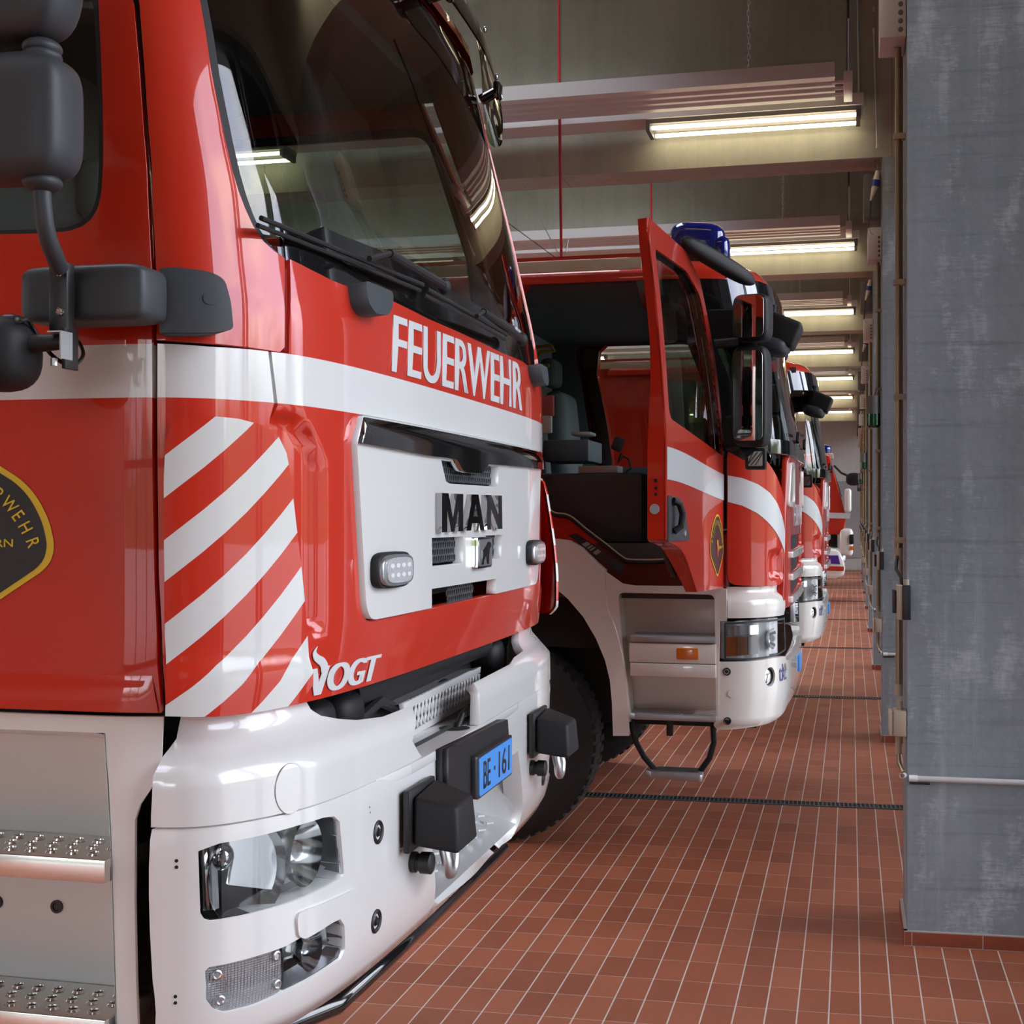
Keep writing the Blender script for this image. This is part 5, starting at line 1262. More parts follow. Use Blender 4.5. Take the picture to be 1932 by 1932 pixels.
ws2 = [(-wsu, 1.90), (-wsu+.14, 2.55), (-wsu+.2, 2.62)]; ws2 = ws2+[(-u, z) for u, z in ws2[::-1]]
patch('windscreen', S1, SC, [(-fw+.10, 1.90)]+[(u, z) for u, z in ws2[:0]]+[(fw-.10, 1.90), (wsu, 1.90), (wsu-.14, 2.55), (wsu-.2, 2.62), (-wsu+.2, 2.62), (-wsu+.14, 2.55), (-wsu, 1.90)], M_ws, off=-.004, depth=.006, grid=.08)
cw = [(-wsu, 1.885), (wsu, 1.885), (wsu, 1.95), (-wsu, 1.95)]
patch('cowl', S1, SC, cw, M_gloss, off=.022, depth=.05, grid=.06)
for k_ in (-.55, .15):
    m = MB(); m.tube([SC.P(k_-.1, 1.955, .03), SC.P(k_-.05, 2.0, .035), SC.P(k_+.62, 2.03, .03)], .009, 8); m.build('wiper', M_trim2, S1)
# roof dome, black visor band, stripe along the eaves
rz = [(0, 2.695), (.005, 2.725), (.035, 2.765), (.085, 2.795), (.17, 2.82), (.40, 2.845), (.95, 2.855)]
m = MB(); us = [-2.6, -2.2, -1.8, -1.5]+[-1.45+.1*i for i in range(30)]+[1.5, 1.8, 2.2, 2.6]; rows = []
for k_, z in rz:
    row = []
    for u in us:
        p = SC.P(u, 2.70, .042); q = V((-1.45, YC, 0)); f_ = 1-k_*.95
        row.append(V((q.x+(p.x-q.x)*f_, q.y+(p.y-q.y)*f_, z)))
    rows.append(row)
n = len(us); m.add([p for r_ in rows for p in r_], [(j*n+i, j*n+i+1, (j+1)*n+i+1, (j+1)*n+i) for j in range(len(rows)-1) for i in range(n-1)])
rf = m.build('roof', M_sred, S1)
patch('visor_band', rf, SC, rnd([(-1.62, 2.545), (-1.35, 2.545), (-1.0, 2.56), (1.0, 2.56), (1.35, 2.545), (1.62, 2.545), (1.62, 2.70), (-1.62, 2.70)], [.03, 0, 0, 0, 0, .03, .02, .02]), M_gloss, off=lambda u, z: .036+.02*smoothstep(1.2, .6, abs(u))-.06*max(0, 2.70-z), depth=.02, grid=.05, back=True)
for s_ in (1, -1): MB().bb((-2.5, YC-s_*1.243-.008, 2.748), (-.95, YC-s_*1.243+.008, 2.802), .004).build('eaves_stripe', M_cream, rf)
m = MB(); m.bb((-2.5, 6.402, 2.804), (-.95, 6.43, 2.822)); m.build('roof_rail', M_sred, rf)
c_ = onY(1358, 499, 6.62); m = MB(); m.lathe(c_, (.3, -1, .3), [(0, .012), (.006, .011), (.006, .0005)], 14); m.build('roof_screw', M_trim2, rf)
# rotating beacon on the roof
bp = onY(1318, 455, 6.75); m = MB(); m.sph((bp.x-.01, 6.80, bp.z+.01), (.135, .10, .085), 3.4, Quaternion((0, 1, 0), .10).to_matrix()); bc = m.build('beacon', mat('blue_beacon_lens', (.004, .012, .20), .12, coat=1), S1)
m = MB(); m.box((bp.x+.03, 6.80, bp.z-.085), (.20, .15, .07), .015); m.build('beacon_base', M_black, bc)
m = MB(); m.sph((bp.x+.105, 6.79, bp.z-.045), (.045, .085, .07), 3); m.build('beacon_flank', mat('blue_beacon_lens', (.004, .012, .20), .12, coat=1), bc)
# far door with a window (the light opening seen through the cab)
ubf = ub_-.22
fdo = [(uh, 1.28), (uh, 1.84), (uh-.12, 2.40), (uh-.24, 2.735), (ubf+.05, 2.735), (ubf-.01, 2.60), (ubf, 1.50), (ubf+.45, 1.28)]
fwn = rnd([(uh-.10, 1.90), (uh-.20, 2.36), (uh-.28, 2.69), (ubf+.10, 2.69), (ubf+.08, 1.90)], .09)
patch('cab_lining', S1, SC, mir([(uh+.05, 1.28), (uh+.05, 1.88), (uh-.12, 2.40), (uh-.24, 2.715), (ub_-1.0, 2.715), (ub_-1.0, 1.28)]), M_int2, holes=[mir(fwn)[::-1]], off=-.125, depth=.0, grid=.1, back=True)
fd = patch('door', S1, SC, mir(rnd(fdo, .03)), M_sred, holes=[mir(fwn)], depth=.015, grid=.06)
patch('window_glass', fd, SC, mir(fwn), M_side, off=-.03, depth=.004, grid=.2)
# cab furniture
m = MB(); m.box((-.70, YC, 1.80), (.36, 2.2, .28), .06, None, 3); m.build('dashboard', M_int, S1)
seat(S1, -1.40, 7.05, 1.52, M_fabric, .80); seat(S1, -1.42, 8.25, 1.52, M_fabric, .72)
q, r_ = onY(1035, 833, 7.0), onY(1120, 872, 7.0); MB().bb((q.x, 6.86, r_.z), (r_.x, 7.25, q.z), .008).build('equipment_box', mat('grey_box', (.10, .115, .125), .6), S1)
q, r_ = onY(1097, 880, 6.7), onY(1170, 893, 6.7); MB().bb((q.x, 6.62, r_.z), (r_.x, 6.78, q.z), .003).build('seat_base_plate', mat('pale_grey_plastic', (.38, .40, .40), .5), S1)
q, r_ = onY(1040, 893, 6.65), onY(1215, 1000, 6.65); MB().bb((q.x-.2, 6.60, 1.46), (r_.x, 7.2, q.z-.002), .02).build('seat_box', M_int, S1)
q = onY(1166, 838, 6.8); m = MB(); m.box(q, (.055, .03, .07), .01, Quaternion((0, 1, 0), .4).to_matrix()); hs_ = m.build('radio_handset', M_black, S1)
m = MB(); m.tube([onY(1172, 855, 6.8), onY(1166, 872, 6.8), onY(1175, 860, 6.82), onY(1186, 866, 6.82), onY(1190, 884, 6.8), onY(1180, 892, 6.8)], .006, 8); m.build('handset_cord', M_black, hs_)
q, r_ = onY(1082, 816, 6.9), onY(1118, 822, 6.9); MB().bb((q.x, 6.85, r_.z), (r_.x, 7.0, q.z), .004).build('armrest_plate', M_galv, S1)
q = onY(1031, 765, 6.45); m = MB(); m.box((q.x-.01, 6.47, q.z), (.085, .03, .10), .006); lt = m.build('lantern', mat('dull_red_plastic', (.28, .06, .06), .5), S1)
q = onY(1030, 800, 6.45); m = MB(); m.box((q.x-.01, 6.47, q.z), (.07, .03, .085), .006); m.build('lantern_grip', mat('pale_grey_plastic', (.38, .40, .40), .5), lt)
q = onY(1025, 665, 6.95); m = MB(); m.tube([onY(1003, 668, 7.0), onY(1012, 655, 7.0), onY(1040, 652, 7.0), onY(1046, 662, 7.0), onY(1020, 664, 7.0), onY(1008, 690, 7.0), onY(1036, 690, 7.0)], .011, 8); m.build('breathing_harness', mat('yellow_strap', (.30, .24, .01), .6), S1)
# body behind the cab
bd = MB().bb((-8.0, 6.46, 1.05), (-2.56, 8.84, 3.0), .03).build('body', M_sred, S1); MB().bb((-7.95, 6.5, 2.985), (-2.6, 8.8, 3.02)).build('added_roof_deck', M_galv, bd); MB().bb((-2.5, 6.8, 2.845), (-1.25, 8.5, 2.868)).build('roof_mat', M_trim2, rf)  # grey deck on the body, unseen, added against red bounce light
for s_ in (1, -1):
    for k_ in range(2): MB().bb((-7.8+2.5*k_, YC-s_*1.192-.006, 1.5), (-5.6+2.5*k_, YC-s_*1.192+.006, 2.85)).build('roller_shutter', M_galv, bd)
    wheel(S1, (-6.0, YC-s_*1.03, .50), .50, .30, -s_)
# ---- near door (built closed, then swung open about its hinge)
def near_door(root, swing):
    skin = [(uh-.004, 1.262), (uh-.004, 1.84), (uh-.10, 2.30), (uh-.24, 2.63), (uh-.42, 2.72), (ub_+.02, 2.765), (ub_, 2.66), (ub_, 1.50)] + [c[:2] for c in catmull([(ub_+.02, 1.488), (ub_+.12, 1.475), (ub_+.20, 1.455), (ub_+.28, 1.41), (ub_+.35, 1.345), (ub_+.41, 1.29), (ub_+.44, 1.265)], 3)]
    wn_ = rnd([(uh-.055, 1.865), (uh-.15, 2.26), (uh-.27, 2.56), (uh-.44, 2.635), (ub_+.055, 2.655), (ub_+.045, 2.02), (ub_+.07, 1.985)], [.02, 0, .03, .03, .03, .02, .02])
    thk = lambda z: .078-.036*smoothstep(1.85, 2.3, z)-.03*(1-smoothstep(1.26, 1.45, z))
    d_ = patch('door', root, SC, skin, M_sred, holes=[wn_], off=0, depth=.012, grid=.05)
    def sl(u): t = (uh-u)/.93; return 1.779+.092*smoothstep(-.1, 1.05, t), 1.661+.079*smoothstep(-.1, 1.05, t)
    N_ = 12; us_ = [uh-.006-(uh-.008-ub_)*i/N_ for i in range(N_+1)]
    patch('stripe', d_, SC, [(u, sl(u)[1]) for u in us_][::-1]+[(u, sl(u)[0]) for u in us_], M_decal, off=.002, depth=.001, grid=.05)
    patch('door_shell', d_, SC, skin, M_sred, holes=[wn_], off=lambda u, z: -thk(z), depth=.0, grid=.08, back=True)
    loop = dense(skin, .04); n = len(loop); m = MB(); m.add([SC.P(u, z, -.006) for u, z in loop]+[SC.P(u, z, -thk(z)-.003) for u, z in loop], [(i, (i+1) % n, n+(i+1) % n, n+i) for i in range(n)]); m.build('door_edge', M_sred, d_)
    loop = dense(wn_, .04); n = len(loop); m = MB(); m.add([SC.P(u, z, -.004) for u, z in loop]+[SC.P(u, z, -thk(z)-.006) for u, z in loop], [(i, (i+1) % n, n+(i+1) % n, n+i) for i in range(n)]); m.build('window_reveal', M_gloss, d_)
    patch('inner_trim', d_, SC, [(uh-.06, 1.33), (uh-.06, 1.80), (ub_+.09, 1.95), (ub_+.09, 1.56), (ub_+.40, 1.33)], M_int, off=-.085, depth=.02, grid=.1, back=True)
    patch('window_glass', d_, SC, wn_, M_side, off=-.03, depth=.003, grid=.1)
    # latch details on the rear edge
    for z, r_ in ((1.735, .0085), (1.705, .007), (1.68, .007)):
        m = MB(); p = SC.P(ub_-.002, z, -.045); m.lathe(p, (-1, 0, 0), [(0, r_), (.003, r_*.8), (.003, .0004)], 12); m.build('latch_bolt', M_trim2, d_)
    p = SC.P(ub_-.002, 1.62, -.05); m = MB(); m.lathe(p, (-1, 0, 0), [(0, .021), (.002, .020), (.002, .0004)], 20); m.build('edge_cap', mat('pale_grey_plastic', (.38, .40, .40), .5), d_)
    # recessed grip at the lower rear corner
    hb = rnd([(ub_+.004, 1.49), (ub_+.30, 1.49), (ub_+.24, 1.60), (ub_+.16, 1.665), (ub_+.004, 1.675)], [.004, .02, .03, .02, .004])
    h_ = patch('grip_plate', d_, SC, hb, M_trim, off=.008, depth=.012, grid=.04)
    m = MB(); m.tube([SC.P(ub_+.06, 1.53, .012), SC.P(ub_+.08, 1.55, .035), SC.P(ub_+.09, 1.60, .04), SC.P(ub_+.08, 1.64, .03), SC.P(ub_+.05, 1.655, .012)], .014, 10); m.build('door_handle', M_trim2, d_)
    p = SC.P(ub_+.22, 1.52, .009); m = MB(); m.lathe(p, (0, -1, 0), [(0, .014), (.004, .012), (.003, .004), (.003, .0004)], 16); m.build('lock', M_galv, d_)
    # emblem near the front edge
    k = .31/360.; eu, ez = uh-.165, 1.462
    em = emblem(SC, lambda x, y: (eu+(x+75)*k*.83, ez-(y-1010)*k*1.0), d_)
    # mirrors on their bracket beside the windscreen pillar (glass faces backwards when the door is shut)
    def M4(t, n_, z): return V((HX-t, HY_-n_, z))      # t: rearwards, n_: outwards
    def mirror(n0, n1, z0, z1, t, nm, e):
        c = M4(t, (n0+n1)/2, (z0+z1)/2); m = MB(); m.sph(c+V((.05, 0, 0)), (.075, (n1-n0)/2, (z1-z0)/2), e, None, 32, 18); h = m.build(nm, M_trim2, d_)
        fl = Flat(c+V((-.026, 0, 0)), (0, -1, 0), (0, 0, 1)); hw, hh = (n1-n0)/2*.80, (z1-z0)/2*.88
        patch('mirror_glass', d_, Flat(c+V((-.0275, 0, 0)), (0, -1, 0), (0, 0, 1)), rnd(rect(-hw, hw, -hh, hh), .03), M_mirror, off=0, depth=.006, grid=.05)
    mirror(.07, .235, 2.375, 2.585, .17, 'wide_angle_mirror', 5)
    mirror(.065, .230, 1.90, 2.355, .17, 'main_mirror', 5.5)
    m = MB(); m.tube([M4(.03, .01, 1.93), M4(.06, .10, 1.88), M4(.09, .12, 1.90)], .035, 12); m.box(M4(.06, .06, 1.97), (.10, .11, .16), .03, None, 3); m.build('mirror_bracket', M_trim2, d_)
    m = MB(); m.tube([M4(.22, .0, 2.36), M4(.18, .10, 2.37)], .022, 10); m.build('mirror_bracket', M_trim2, d_)
    m = MB(); m.sph(M4(.36, .06, 2.70), (.27, .036, .036), 3, (Quaternion((0, 0, 1), -.36) @ Quaternion((0, 1, 0), .22)).to_matrix()); m.build('rain_deflector', M_trim2, d_)
    if swing:
        h = V((HX, HY_, 0))-V(root.location); d_.matrix_local = Matrix.Translation(h) @ Matrix.Rotation(math.radians(swing), 4, 'Z') @ Matrix.Translation(-h)
    return d_
base_children = list(S1.children)
# front wide-view mirror and work lamp, fixed to the cab
def clone_engine(label, delta, skip=()):
    r = S1.copy(); COL.objects.link(r); r.location = V(S1.location)+V(delta); r['label'] = label
    def cp(o, parent):
        c = o.copy(); COL.objects.link(c); c.parent = parent
        for ch in list(o.children): cp(ch, c)
    for o in list(S1.children): cp(o, r)
    return r
q = onY(1488, 615, 6.55)
m = MB(); m.box((q.x-.04, 6.75, q.z-.0), (.17, .22, .13), .02, Quaternion((0, 1, 0), .42).to_matrix(), 3); fm = m.build('front_mirror', M_trim2, S1)
m = MB(); m.sph((q.x-.09, 6.72, q.z-.07), (.09, .10, .045), 3, Quaternion((0, 1, 0), .3).to_matrix()); m.build('front_mirror_housing', M_trim, S1)
m = MB(); m.tube([SC.P(-.9, 2.60, .05), V((q.x-.10, 6.78, q.z+.04))], .02, 8); m.build('mirror_stay', M_trim2, S1)
q = onY(1426, 866, 6.35); m = MB(); m.box((q.x, 6.36, q.z), (.094, .09, .098), .012); wl = m.build('work_lamp', M_trim2, S1)
FL = Flat((q.x, 6.3145, q.z), (1, 0, 0), (0, 0, 1)); patch('lamp_lens', wl, FL, rnd(rect(-.032, .032, -.033, .033), .006), mat('dull_lens', (.40, .36, .35), .2, coat=1), depth=.002, grid=.05)
for k_ in (-.03, -.01, .01, .03):
    m = MB(); m.tube([FL.P(max(-.036, k_-.03), max(-.036, -k_*0-.03), .004), FL.P(min(.036, k_+.02), .03, .004)], .0022, 6); m.build('guard_bar', M_black, wl)
m = MB(); m.tube([V((q.x+.01, 6.38, q.z+.05)), V((q.x, 6.40, q.z+.08)), V((q.x-.04, 6.44, q.z+.085))], .008, 8); m.build('lamp_stay', M_galv, wl)
m = MB(); m.tube([V((q.x+.04, 6.40, q.z+.04)), V((q.x+.07, 6.41, q.z+.02)), V((q.x+.06, 6.42, q.z-.02))], .005, 8); m.build('lamp_cable', M_black, wl)
S2 = clone_engine('red fire engine behind the open-door engine, its own door closed', (.09, 4.36, 0))
near_door(S1, 80)
S2d = near_door(S2, 0) if False else None
SAVE = S1
# closed near door for the engine behind: build on the first one's surface, hang it under the second root
tmp = thing('tmp', '', '', tuple(S1.location)); d2 = near_door(tmp, 0); d2.parent = S2; bpy.data.objects.remove(tmp)

# ---- vehicles at the far end of the row
FT = thing('fire_engine', 'distant red and white fire engine beyond the two closed-front engines, blue lamp on top', 'fire engine', (-2, 32.2, 0))
K = V((.0, 32.2, 0)); yn = 31.0
m = MB(); m.prism([(-2.6, 1.15), (-.16, 1.15), (-.10, 1.5), (-.20, 1.95), (-.46, 2.9), (-2.6, 2.95)], 1, yn, yn+2.4, .05); m.build('cab', M_sred, FT)
m = MB(); m.prism([(-.185, 1.98), (-.445, 2.84), (-.455, 2.84), (-.2, 1.98)], 1, yn+.12, yn+2.28); m.build('windscreen', M_gloss, FT)
m = MB(); m.prism([(-1.25, 1.95), (-.42, 1.95), (-.58, 2.7), (-1.25, 2.75)], 1, yn-.008, yn+.01); m.build('side_window', M_gloss, FT)
m = MB(); m.prism([(-2.4, 1.55), (-.02, 1.5), (.0, 1.62), (-2.4, 1.70)], 1, yn-.012, yn+2.412); m.build('side_stripe', M_decal, FT)
m = MB(); m.box((-.06, yn+.05, 1.90), (.15, .22, .52), .06, None, 3); m.build('corner_fairing', M_swhite, FT)
m = MB(); m.box((-.10, yn+1.2, .98), (.30, 2.46, .62), .09, None, 3); bp_ = m.build('bumper', M_swhite, FT)
m = MB(); m.box((.02, yn+.06, 1.05), (.10, .26, .22), .03); m.build('head_lamp', M_trim2, bp_)
m = MB(); m.box((.03, yn+.05, .86), (.10, .20, .09), .02); m.build('indicator', M_amber, bp_)
m = MB(); m.sph((-.62, yn+.5, 3.03), (.20, .22, .12), 3); m.build('beacon', mat('blue_beacon_lens', (.004, .012, .20), .12, coat=1), FT)
m = MB(); m.box((-.62, yn+.6, 2.88), (.5, .7, .14), .03); m.build('beacon_plinth', M_cream, FT)
m = MB(); m.tube([(-.35, yn+.05, 2.66), (-.2, yn-.1, 2.50), (-.03, yn-.15, 2.42)], .025, 8); m.sph((.06, yn-.15, 2.36), (.16, .06, .14), 2.6); m.build('mirror', M_trim2, FT)
m = MB(); m.bb((-8.5, yn+.02, 1.0), (-2.7, yn+2.4, 3.1), .04); m.build('body', M_sred, FT)
for s_ in (0, 1):
    for X in (-1.5, -6.0): wheel(FT, (X, yn+.2+2.0*s_, .5), .5, .28, 1 if s_ else -1)
m = MB(); m.bb((-8.0, yn+.4, .5), (-.3, yn+2.0, 1.2)); m.build('chassis', M_under, FT)
CR = thing('car', 'small white command car with yellow and violet markings parked nose out', 'car', (-2, 26.6, 0)); yc_ = 25.4
prof = [(-4.3, .45), (-.26, .42), (-.10, .50), (-.10, .72), (-.20, .95), (-1.15, 1.12), (-1.75, 1.58), (-3.9, 1.62), (-4.3, 1.1)]
m = MB(); m.prism(prof, 1, yc_, yc_+1.75, .08); b_ = m.build('body', M_swhite, CR)
m = MB(); m.prism([(-1.22, 1.13), (-1.74, 1.52), (-1.78, 1.52), (-1.26, 1.13)], 1, yc_+.1, yc_+1.65); m.build('windscreen', M_gloss, CR)
m = MB(); m.prism([(-1.35, 1.10), (-1.82, 1.50), (-3.7, 1.52), (-3.9, 1.10)], 1, yc_-.006, yc_+.01); m.build('side_window', M_gloss, CR)
m = MB(); m.prism([(-.45, 1.035), (-.80, 1.075), (-1.1, 1.08), (-1.1, .88), (-.5, .84)], 1, yc_-.008, yc_+.01); m.build('yellow_marking', M_gold, b_)
m = MB(); m.prism([(-.22, .86), (-.9, .86), (-1.1, .74), (-.18, .70)], 1, yc_-.009, yc_+.01); m.build('violet_marking', mat('violet_marking', (.09, .03, .30), .4), b_)
m = MB(); m.prism([(-.12, .66), (-1.0, .68), (-1.0, .60), (-.12, .58)], 1, yc_-.009, yc_+.01); m.build('red_marking', M_sred, b_)
m = MB(); m.sph((-.17, yc_+.28, .80), (.09, .20, .09), 3); m.build('head_lamp', M_refl2, CR)
m = MB(); m.sph((-1.35, yc_-.12, 1.06), (.10, .11, .08), 3); m.build('wing_mirror', M_trim2, CR)
for s_ in (0, 1):
    for X in (-.95, -3.5): wheel(CR, (X, yc_+.12+1.51*s_, .31), .31, .2, 1 if s_ else -1)
# ================================================================ fittings of the hall
BP = [PY[3+k] for k in range(NB)]                 # pillars from the nearest visible one onwards
def copy_tree(root, delta, label=None, newname=None):
    def cp(o, parent):
        c = o.copy(); COL.objects.link(c); c.parent = parent
        for ch in list(o.children): cp(ch, c)
        return c
    r = cp(root, None); r.location = V(root.location)+V(delta)
    if label: r['label'] = label
    return r
ordn = ['first', 'second', 'third', 'fourth', 'fifth', 'sixth', 'seventh', 'eighth', 'ninth']
M_panel = mat('white_heater_panel', (.62, .61, .58), .45)
M_panel2 = mat('white_trunking', (.70, .70, .68), .5)
M_hose = mat('red_hose', (.42, .02, .02), .4)
M_cable = mat('black_cable', (.015, .015, .015), .5)
M_ceeblue = mat('blue_connector', (.02, .04, .30), .35)
M_green = mat('green_beacon', (.0, .075, .035), .2, coat=1)
M_greyp = mat('grey_enclosure', (.13, .13, .13), .55)
# ---- tubular lamps on a trunking in front of every beam
yb = BP[1]
L0 = thing('strip_light', 'double tube strip light lit in front of the first visible beam', 'light', (-.65, yb-.20, 4.38))
MB().bb((-1.40, yb-.34, 4.345), (.07, yb-.10, 4.375)).build('housing', mat('lamp_tray', (.17, .155, .145), .5), L0)
for y in (yb-.33, yb-.12):
    MB().cyl((-1.36, y, 4.315), (.035, y, 4.315), .0135, n=12).build('tube', M_tube, L0)
for x in (-1.385, .05): MB().bb((x-.014, yb-.35, 4.295), (x+.014, yb-.10, 4.345)).build('lamp_holder', M_greyp, L0)
T0 = MB().bb((-12.5, yb-.36, 4.376), (.085, yb-.08, 4.455)).build('light_trunking', M_panel2, origin=(-.65, yb-.2, 4.38))
tag(T0, 'white light trunking above the first visible strip light', 'trunking', 'light trunkings along the beams')
for k in range(2, 8):
    dy = BP[k]-yb if k < 8 else 0
    copy_tree(L0, (0, dy, 0), 'lit strip light in front of the %s beam, counting from the big pillar' % ordn[k-1])
    o = T0.copy(); COL.objects.link(o); o.location = V(T0.location)+V((0, dy, 0)); tag(o, 'white light trunking in front of the %s beam from the big pillar' % ordn[k-1], 'trunking', 'light trunkings along the beams')
L0['label'] = 'lit strip light in front of the first beam, counting from the big pillar'
for k, y in ((0, BP[0]), (-1, PY[2])):
    copy_tree(L0, (0, y-yb, 0), 'lit strip light on the beam over the big pillar' if k == 0 else 'lit strip light over the near bay')
    o = T0.copy(); COL.objects.link(o); o.location = V(T0.location)+V((0, y-yb, 0)); tag(o, 'white light trunking on the beam over the big pillar' if k == 0 else 'white light trunking over the near bay', 'trunking', 'light trunkings along the beams')
for k in range(-1, 8):  # further lamp units, mostly unseen, added for interior lighting
    y = BP[k] if k >= 0 else PY[2]
    for x in (-4.2, -7.6, -10.8):
        c = copy_tree(L0, (x, y-yb, 0)); c['label'] = 'added lit strip light deep in the hall above the parked engines'; c['group'] = 'added strip lights deep in the hall'
# ---- ribbed radiant heater panels
H0 = thing('radiant_panel', 'white ribbed radiant heater panel in front of the first beam', 'heater', (-1, 9.3, 4.42), 'radiant panels under the ceiling')
m = MB(); ys = [9.05, 9.05, 9.10]; prof = [(9.04, 4.49), (9.04, 4.395), (9.09, 4.395)]
for i in range(3):
    c = 9.175+i*.13
    prof += [(c-.045, 4.395), (c-.034, 4.415), (c, 4.424), (c+.034, 4.415), (c+.045, 4.395)]
prof += [(9.55, 4.395), (9.55, 4.49)]
n = len(prof); xa, xb = -9.5, -.10
m.add([(x, p, q) for x in (xa, xb) for p, q in prof], [(i, i+1, n+i+1, n+i) for i in range(n-1)] , False)
m.bb((xa, 9.042, 4.485), (xb, 9.548, 4.492)); m.build('ribbed_plate', M_panel, H0)
for i in range(3): MB().cyl((-.12, 9.175+i*.13, 4.405), (-.03, 9.175+i*.13, 4.405), .018, n=10).build('pipe_end', M_panel, H0)
MB().bb((-.045, 9.08, 4.36), (.012, 9.50, 4.44), .004).build('header_box', M_panel, H0)
MB().tube([(-.018, 9.12, 4.44), (-.018, 9.12, 5.595)], .008, 8).build('riser_pipe', M_black, H0)
m = MB(); m.tube([(-.013, 9.105, 4.44), (-.013, 9.105, 4.78)], .007, 8); m.build('riser_valve', M_galv, H0)
ch = MB(); z = 4.49; i = 0
while z < 5.54:
    r_ = Quaternion((0, 0, 1), (math.pi/2)*(i % 2)).to_matrix(); t = []
    for a in range(9):
        an = a*math.pi/4; t.append(V((-.645, 9.10, z+.018)) + r_ @ V((.010*math.cos(an), 0, .024*math.sin(an))))
    ch.tube(t, .0040, 5, False); z += .036; i += 1
ch.build('chain', M_galv, H0)
for k in range(2, 8): copy_tree(H0, (0, BP[k]-yb, 0), 'white ribbed radiant heater panel in front of the %s beam from the big pillar' % ordn[k-1])
copy_tree(H0, (0, BP[0]-yb, 0), 'white ribbed radiant heater panel in front of the big pillar')
H0['label'] = 'white ribbed radiant heater panel in front of the first beam from the big pillar'
# ---- red supply hoses hanging over the engines
for (x, y, lb, zb_) in ((-2.0, 9.585, 'red hose hanging from the ceiling above the open cab', 2.86), (-2.0, 14.245, 'thin red hose hanging behind the raised open door', 2.9), (-2.35, 4.925, 'red hose hanging above the near engine', 3.2)):
    t = thing('supply_hose', lb, 'hose', (x, y, zb_))
    MB().tube([(x-.02, y, 5.6), (x-.01, y, 4.6), (x+.005, y, 3.4), (x+.005, y, zb_)], .0105, 8).build('hose', M_hose, t)
    m = MB(); m.cyl((x+.005, y, zb_-.02), (x+.005, y, zb_+.06), .018, n=10); m.build('coupling', M_galv, t); m = MB(); m.tube([(x+.01, y, zb_+.62), (x+.06, y, zb_+.70), (x+.04, y, zb_+.60)], .006, 6); m.build('hook', M_galv, t)
w0 = onY(985, 345, 9.9); w1_ = onY(1052, 476, 9.68)
t = MB().tube([w0, w0*.5+w1_*.5+V((0, 0, -.01)), w1_], .0035, 6).build('guy_wire', M_galv, origin=tuple(w0)); tag(t, 'thin wire running from the beam down to the red hose', 'wire')
w0 = onY(955, 418, 9.9)
t = MB().tube([w0, w1_-V((0, 0, .05))], .003, 6).build('guy_wire', M_cable, origin=tuple(w0)); tag(t, 'dark thin wire slanting down to the red hose', 'wire')
# ---- fittings on the gate side of each pillar
def onP(k): return (.204+.011*k, BP[k])
protos = {}
x0, y0 = onP(0)
def nm(k): return 'big near pillar' if k == 0 else '%s pillar behind the big one' % ordn[k-1]
# conduit
t = thing('conduit', '', 'pipe', (x0-.027, y0+.18, 2.4), 'conduits on the pillars'); protos['conduit'] = t
MB().cyl((x0-.027, y0+.18, 1.45), (x0-.027, y0+.18, 3.392), .0115, n=14).build('pipe', M_brass, t)
MB().cyl((x0-.027, y0+.18, 1.42), (x0-.027, y0+.18, 1.47), .0165, n=14).build('end_sleeve', M_tan, t)
for z in (1.50, 2.05, 2.49, 3.05): MB().bb((x0-.045, y0+.16, z-.011), (x0-.001, y0+.20, z+.011), .002).build('bracket', M_tan, t)
MB().cyl((x0-.027, y0+.15, .93), (x0-.027, y0+.15, 1.22), .0105, n=12).build('lower_pipe', M_brass, t)
MB().cyl((x0-.027, y0+.15, .905), (x0-.027, y0+.15, .95), .016, n=12).build('end_sleeve', M_tan, t)
MB().tube([(x0-.03, y0+.17, 1.44), (x0-.036, y0+.12, 1.39), (x0-.02, y0+.06, 1.36), (x0-.018, y0+.05, 1.33)], .006, 8).build('cable', M_cable, t)
t2 = MB().cyl((x0-.012, y0+.30, .9), (x0-.012, y0+.30, 3.392), .007, n=10).build('slim_pipe', M_brass, t)
# control box
t = thing('control_box', '', 'control box', (x0-.02, y0, 1.27), 'door control boxes on the pillars'); protos['control_box'] = t
MB().bb((x0-.040, y0-.07, 1.212), (x0-.019, y0+.05, 1.338), .003).build('body', M_tan, t)
MB().bb((x0-.0185, y0-.075, 1.212), (x0+.010, y0-.004, 1.338), .003).build('front_cover', M_black, t)
MB().bb((x0-.054, y0-.05, 1.235), (x0-.0405, y0+.03, 1.318), .002).build('button_panel', M_black, t)
MB().cyl((x0-.005, y0-.03, 1.337), (x0-.005, y0-.03, 1.358), .011, n=12).build('cable_gland', M_tan, t)
# junction box
t = thing('junction_box', '', 'junction box', (x0-.03, y0+.05, .82), 'junction boxes on the pillars'); protos['junction_box'] = t
MB().bb((x0-.050, y0, .772), (x0-.002, y0+.10, .868), .004).build('body', M_tan, t)
MB().bb((x0-.066, y0+.004, .775), (x0-.0508, y0+.096, .866), .004).build('lid', mat('light_beige_plastic', (.52, .45, .35), .5), t)
for yy in (y0+.03, y0+.07): MB().cyl((x0-.026, yy, .866), (x0-.026, yy, .905), .011, n=12).build('cable_gland', M_tan, t)
MB().cyl((x0-.03, y0+.05, .70), (x0-.03, y0+.05, .773), .012, n=12).build('outlet_sleeve', M_tan, t)
MB().tube([(x0-.03, y0+.05, .71), (x0-.028, y0+.03, .67), (x0-.014, y0, .64)], .008, 8).build('outlet_cable', M_brass, t)
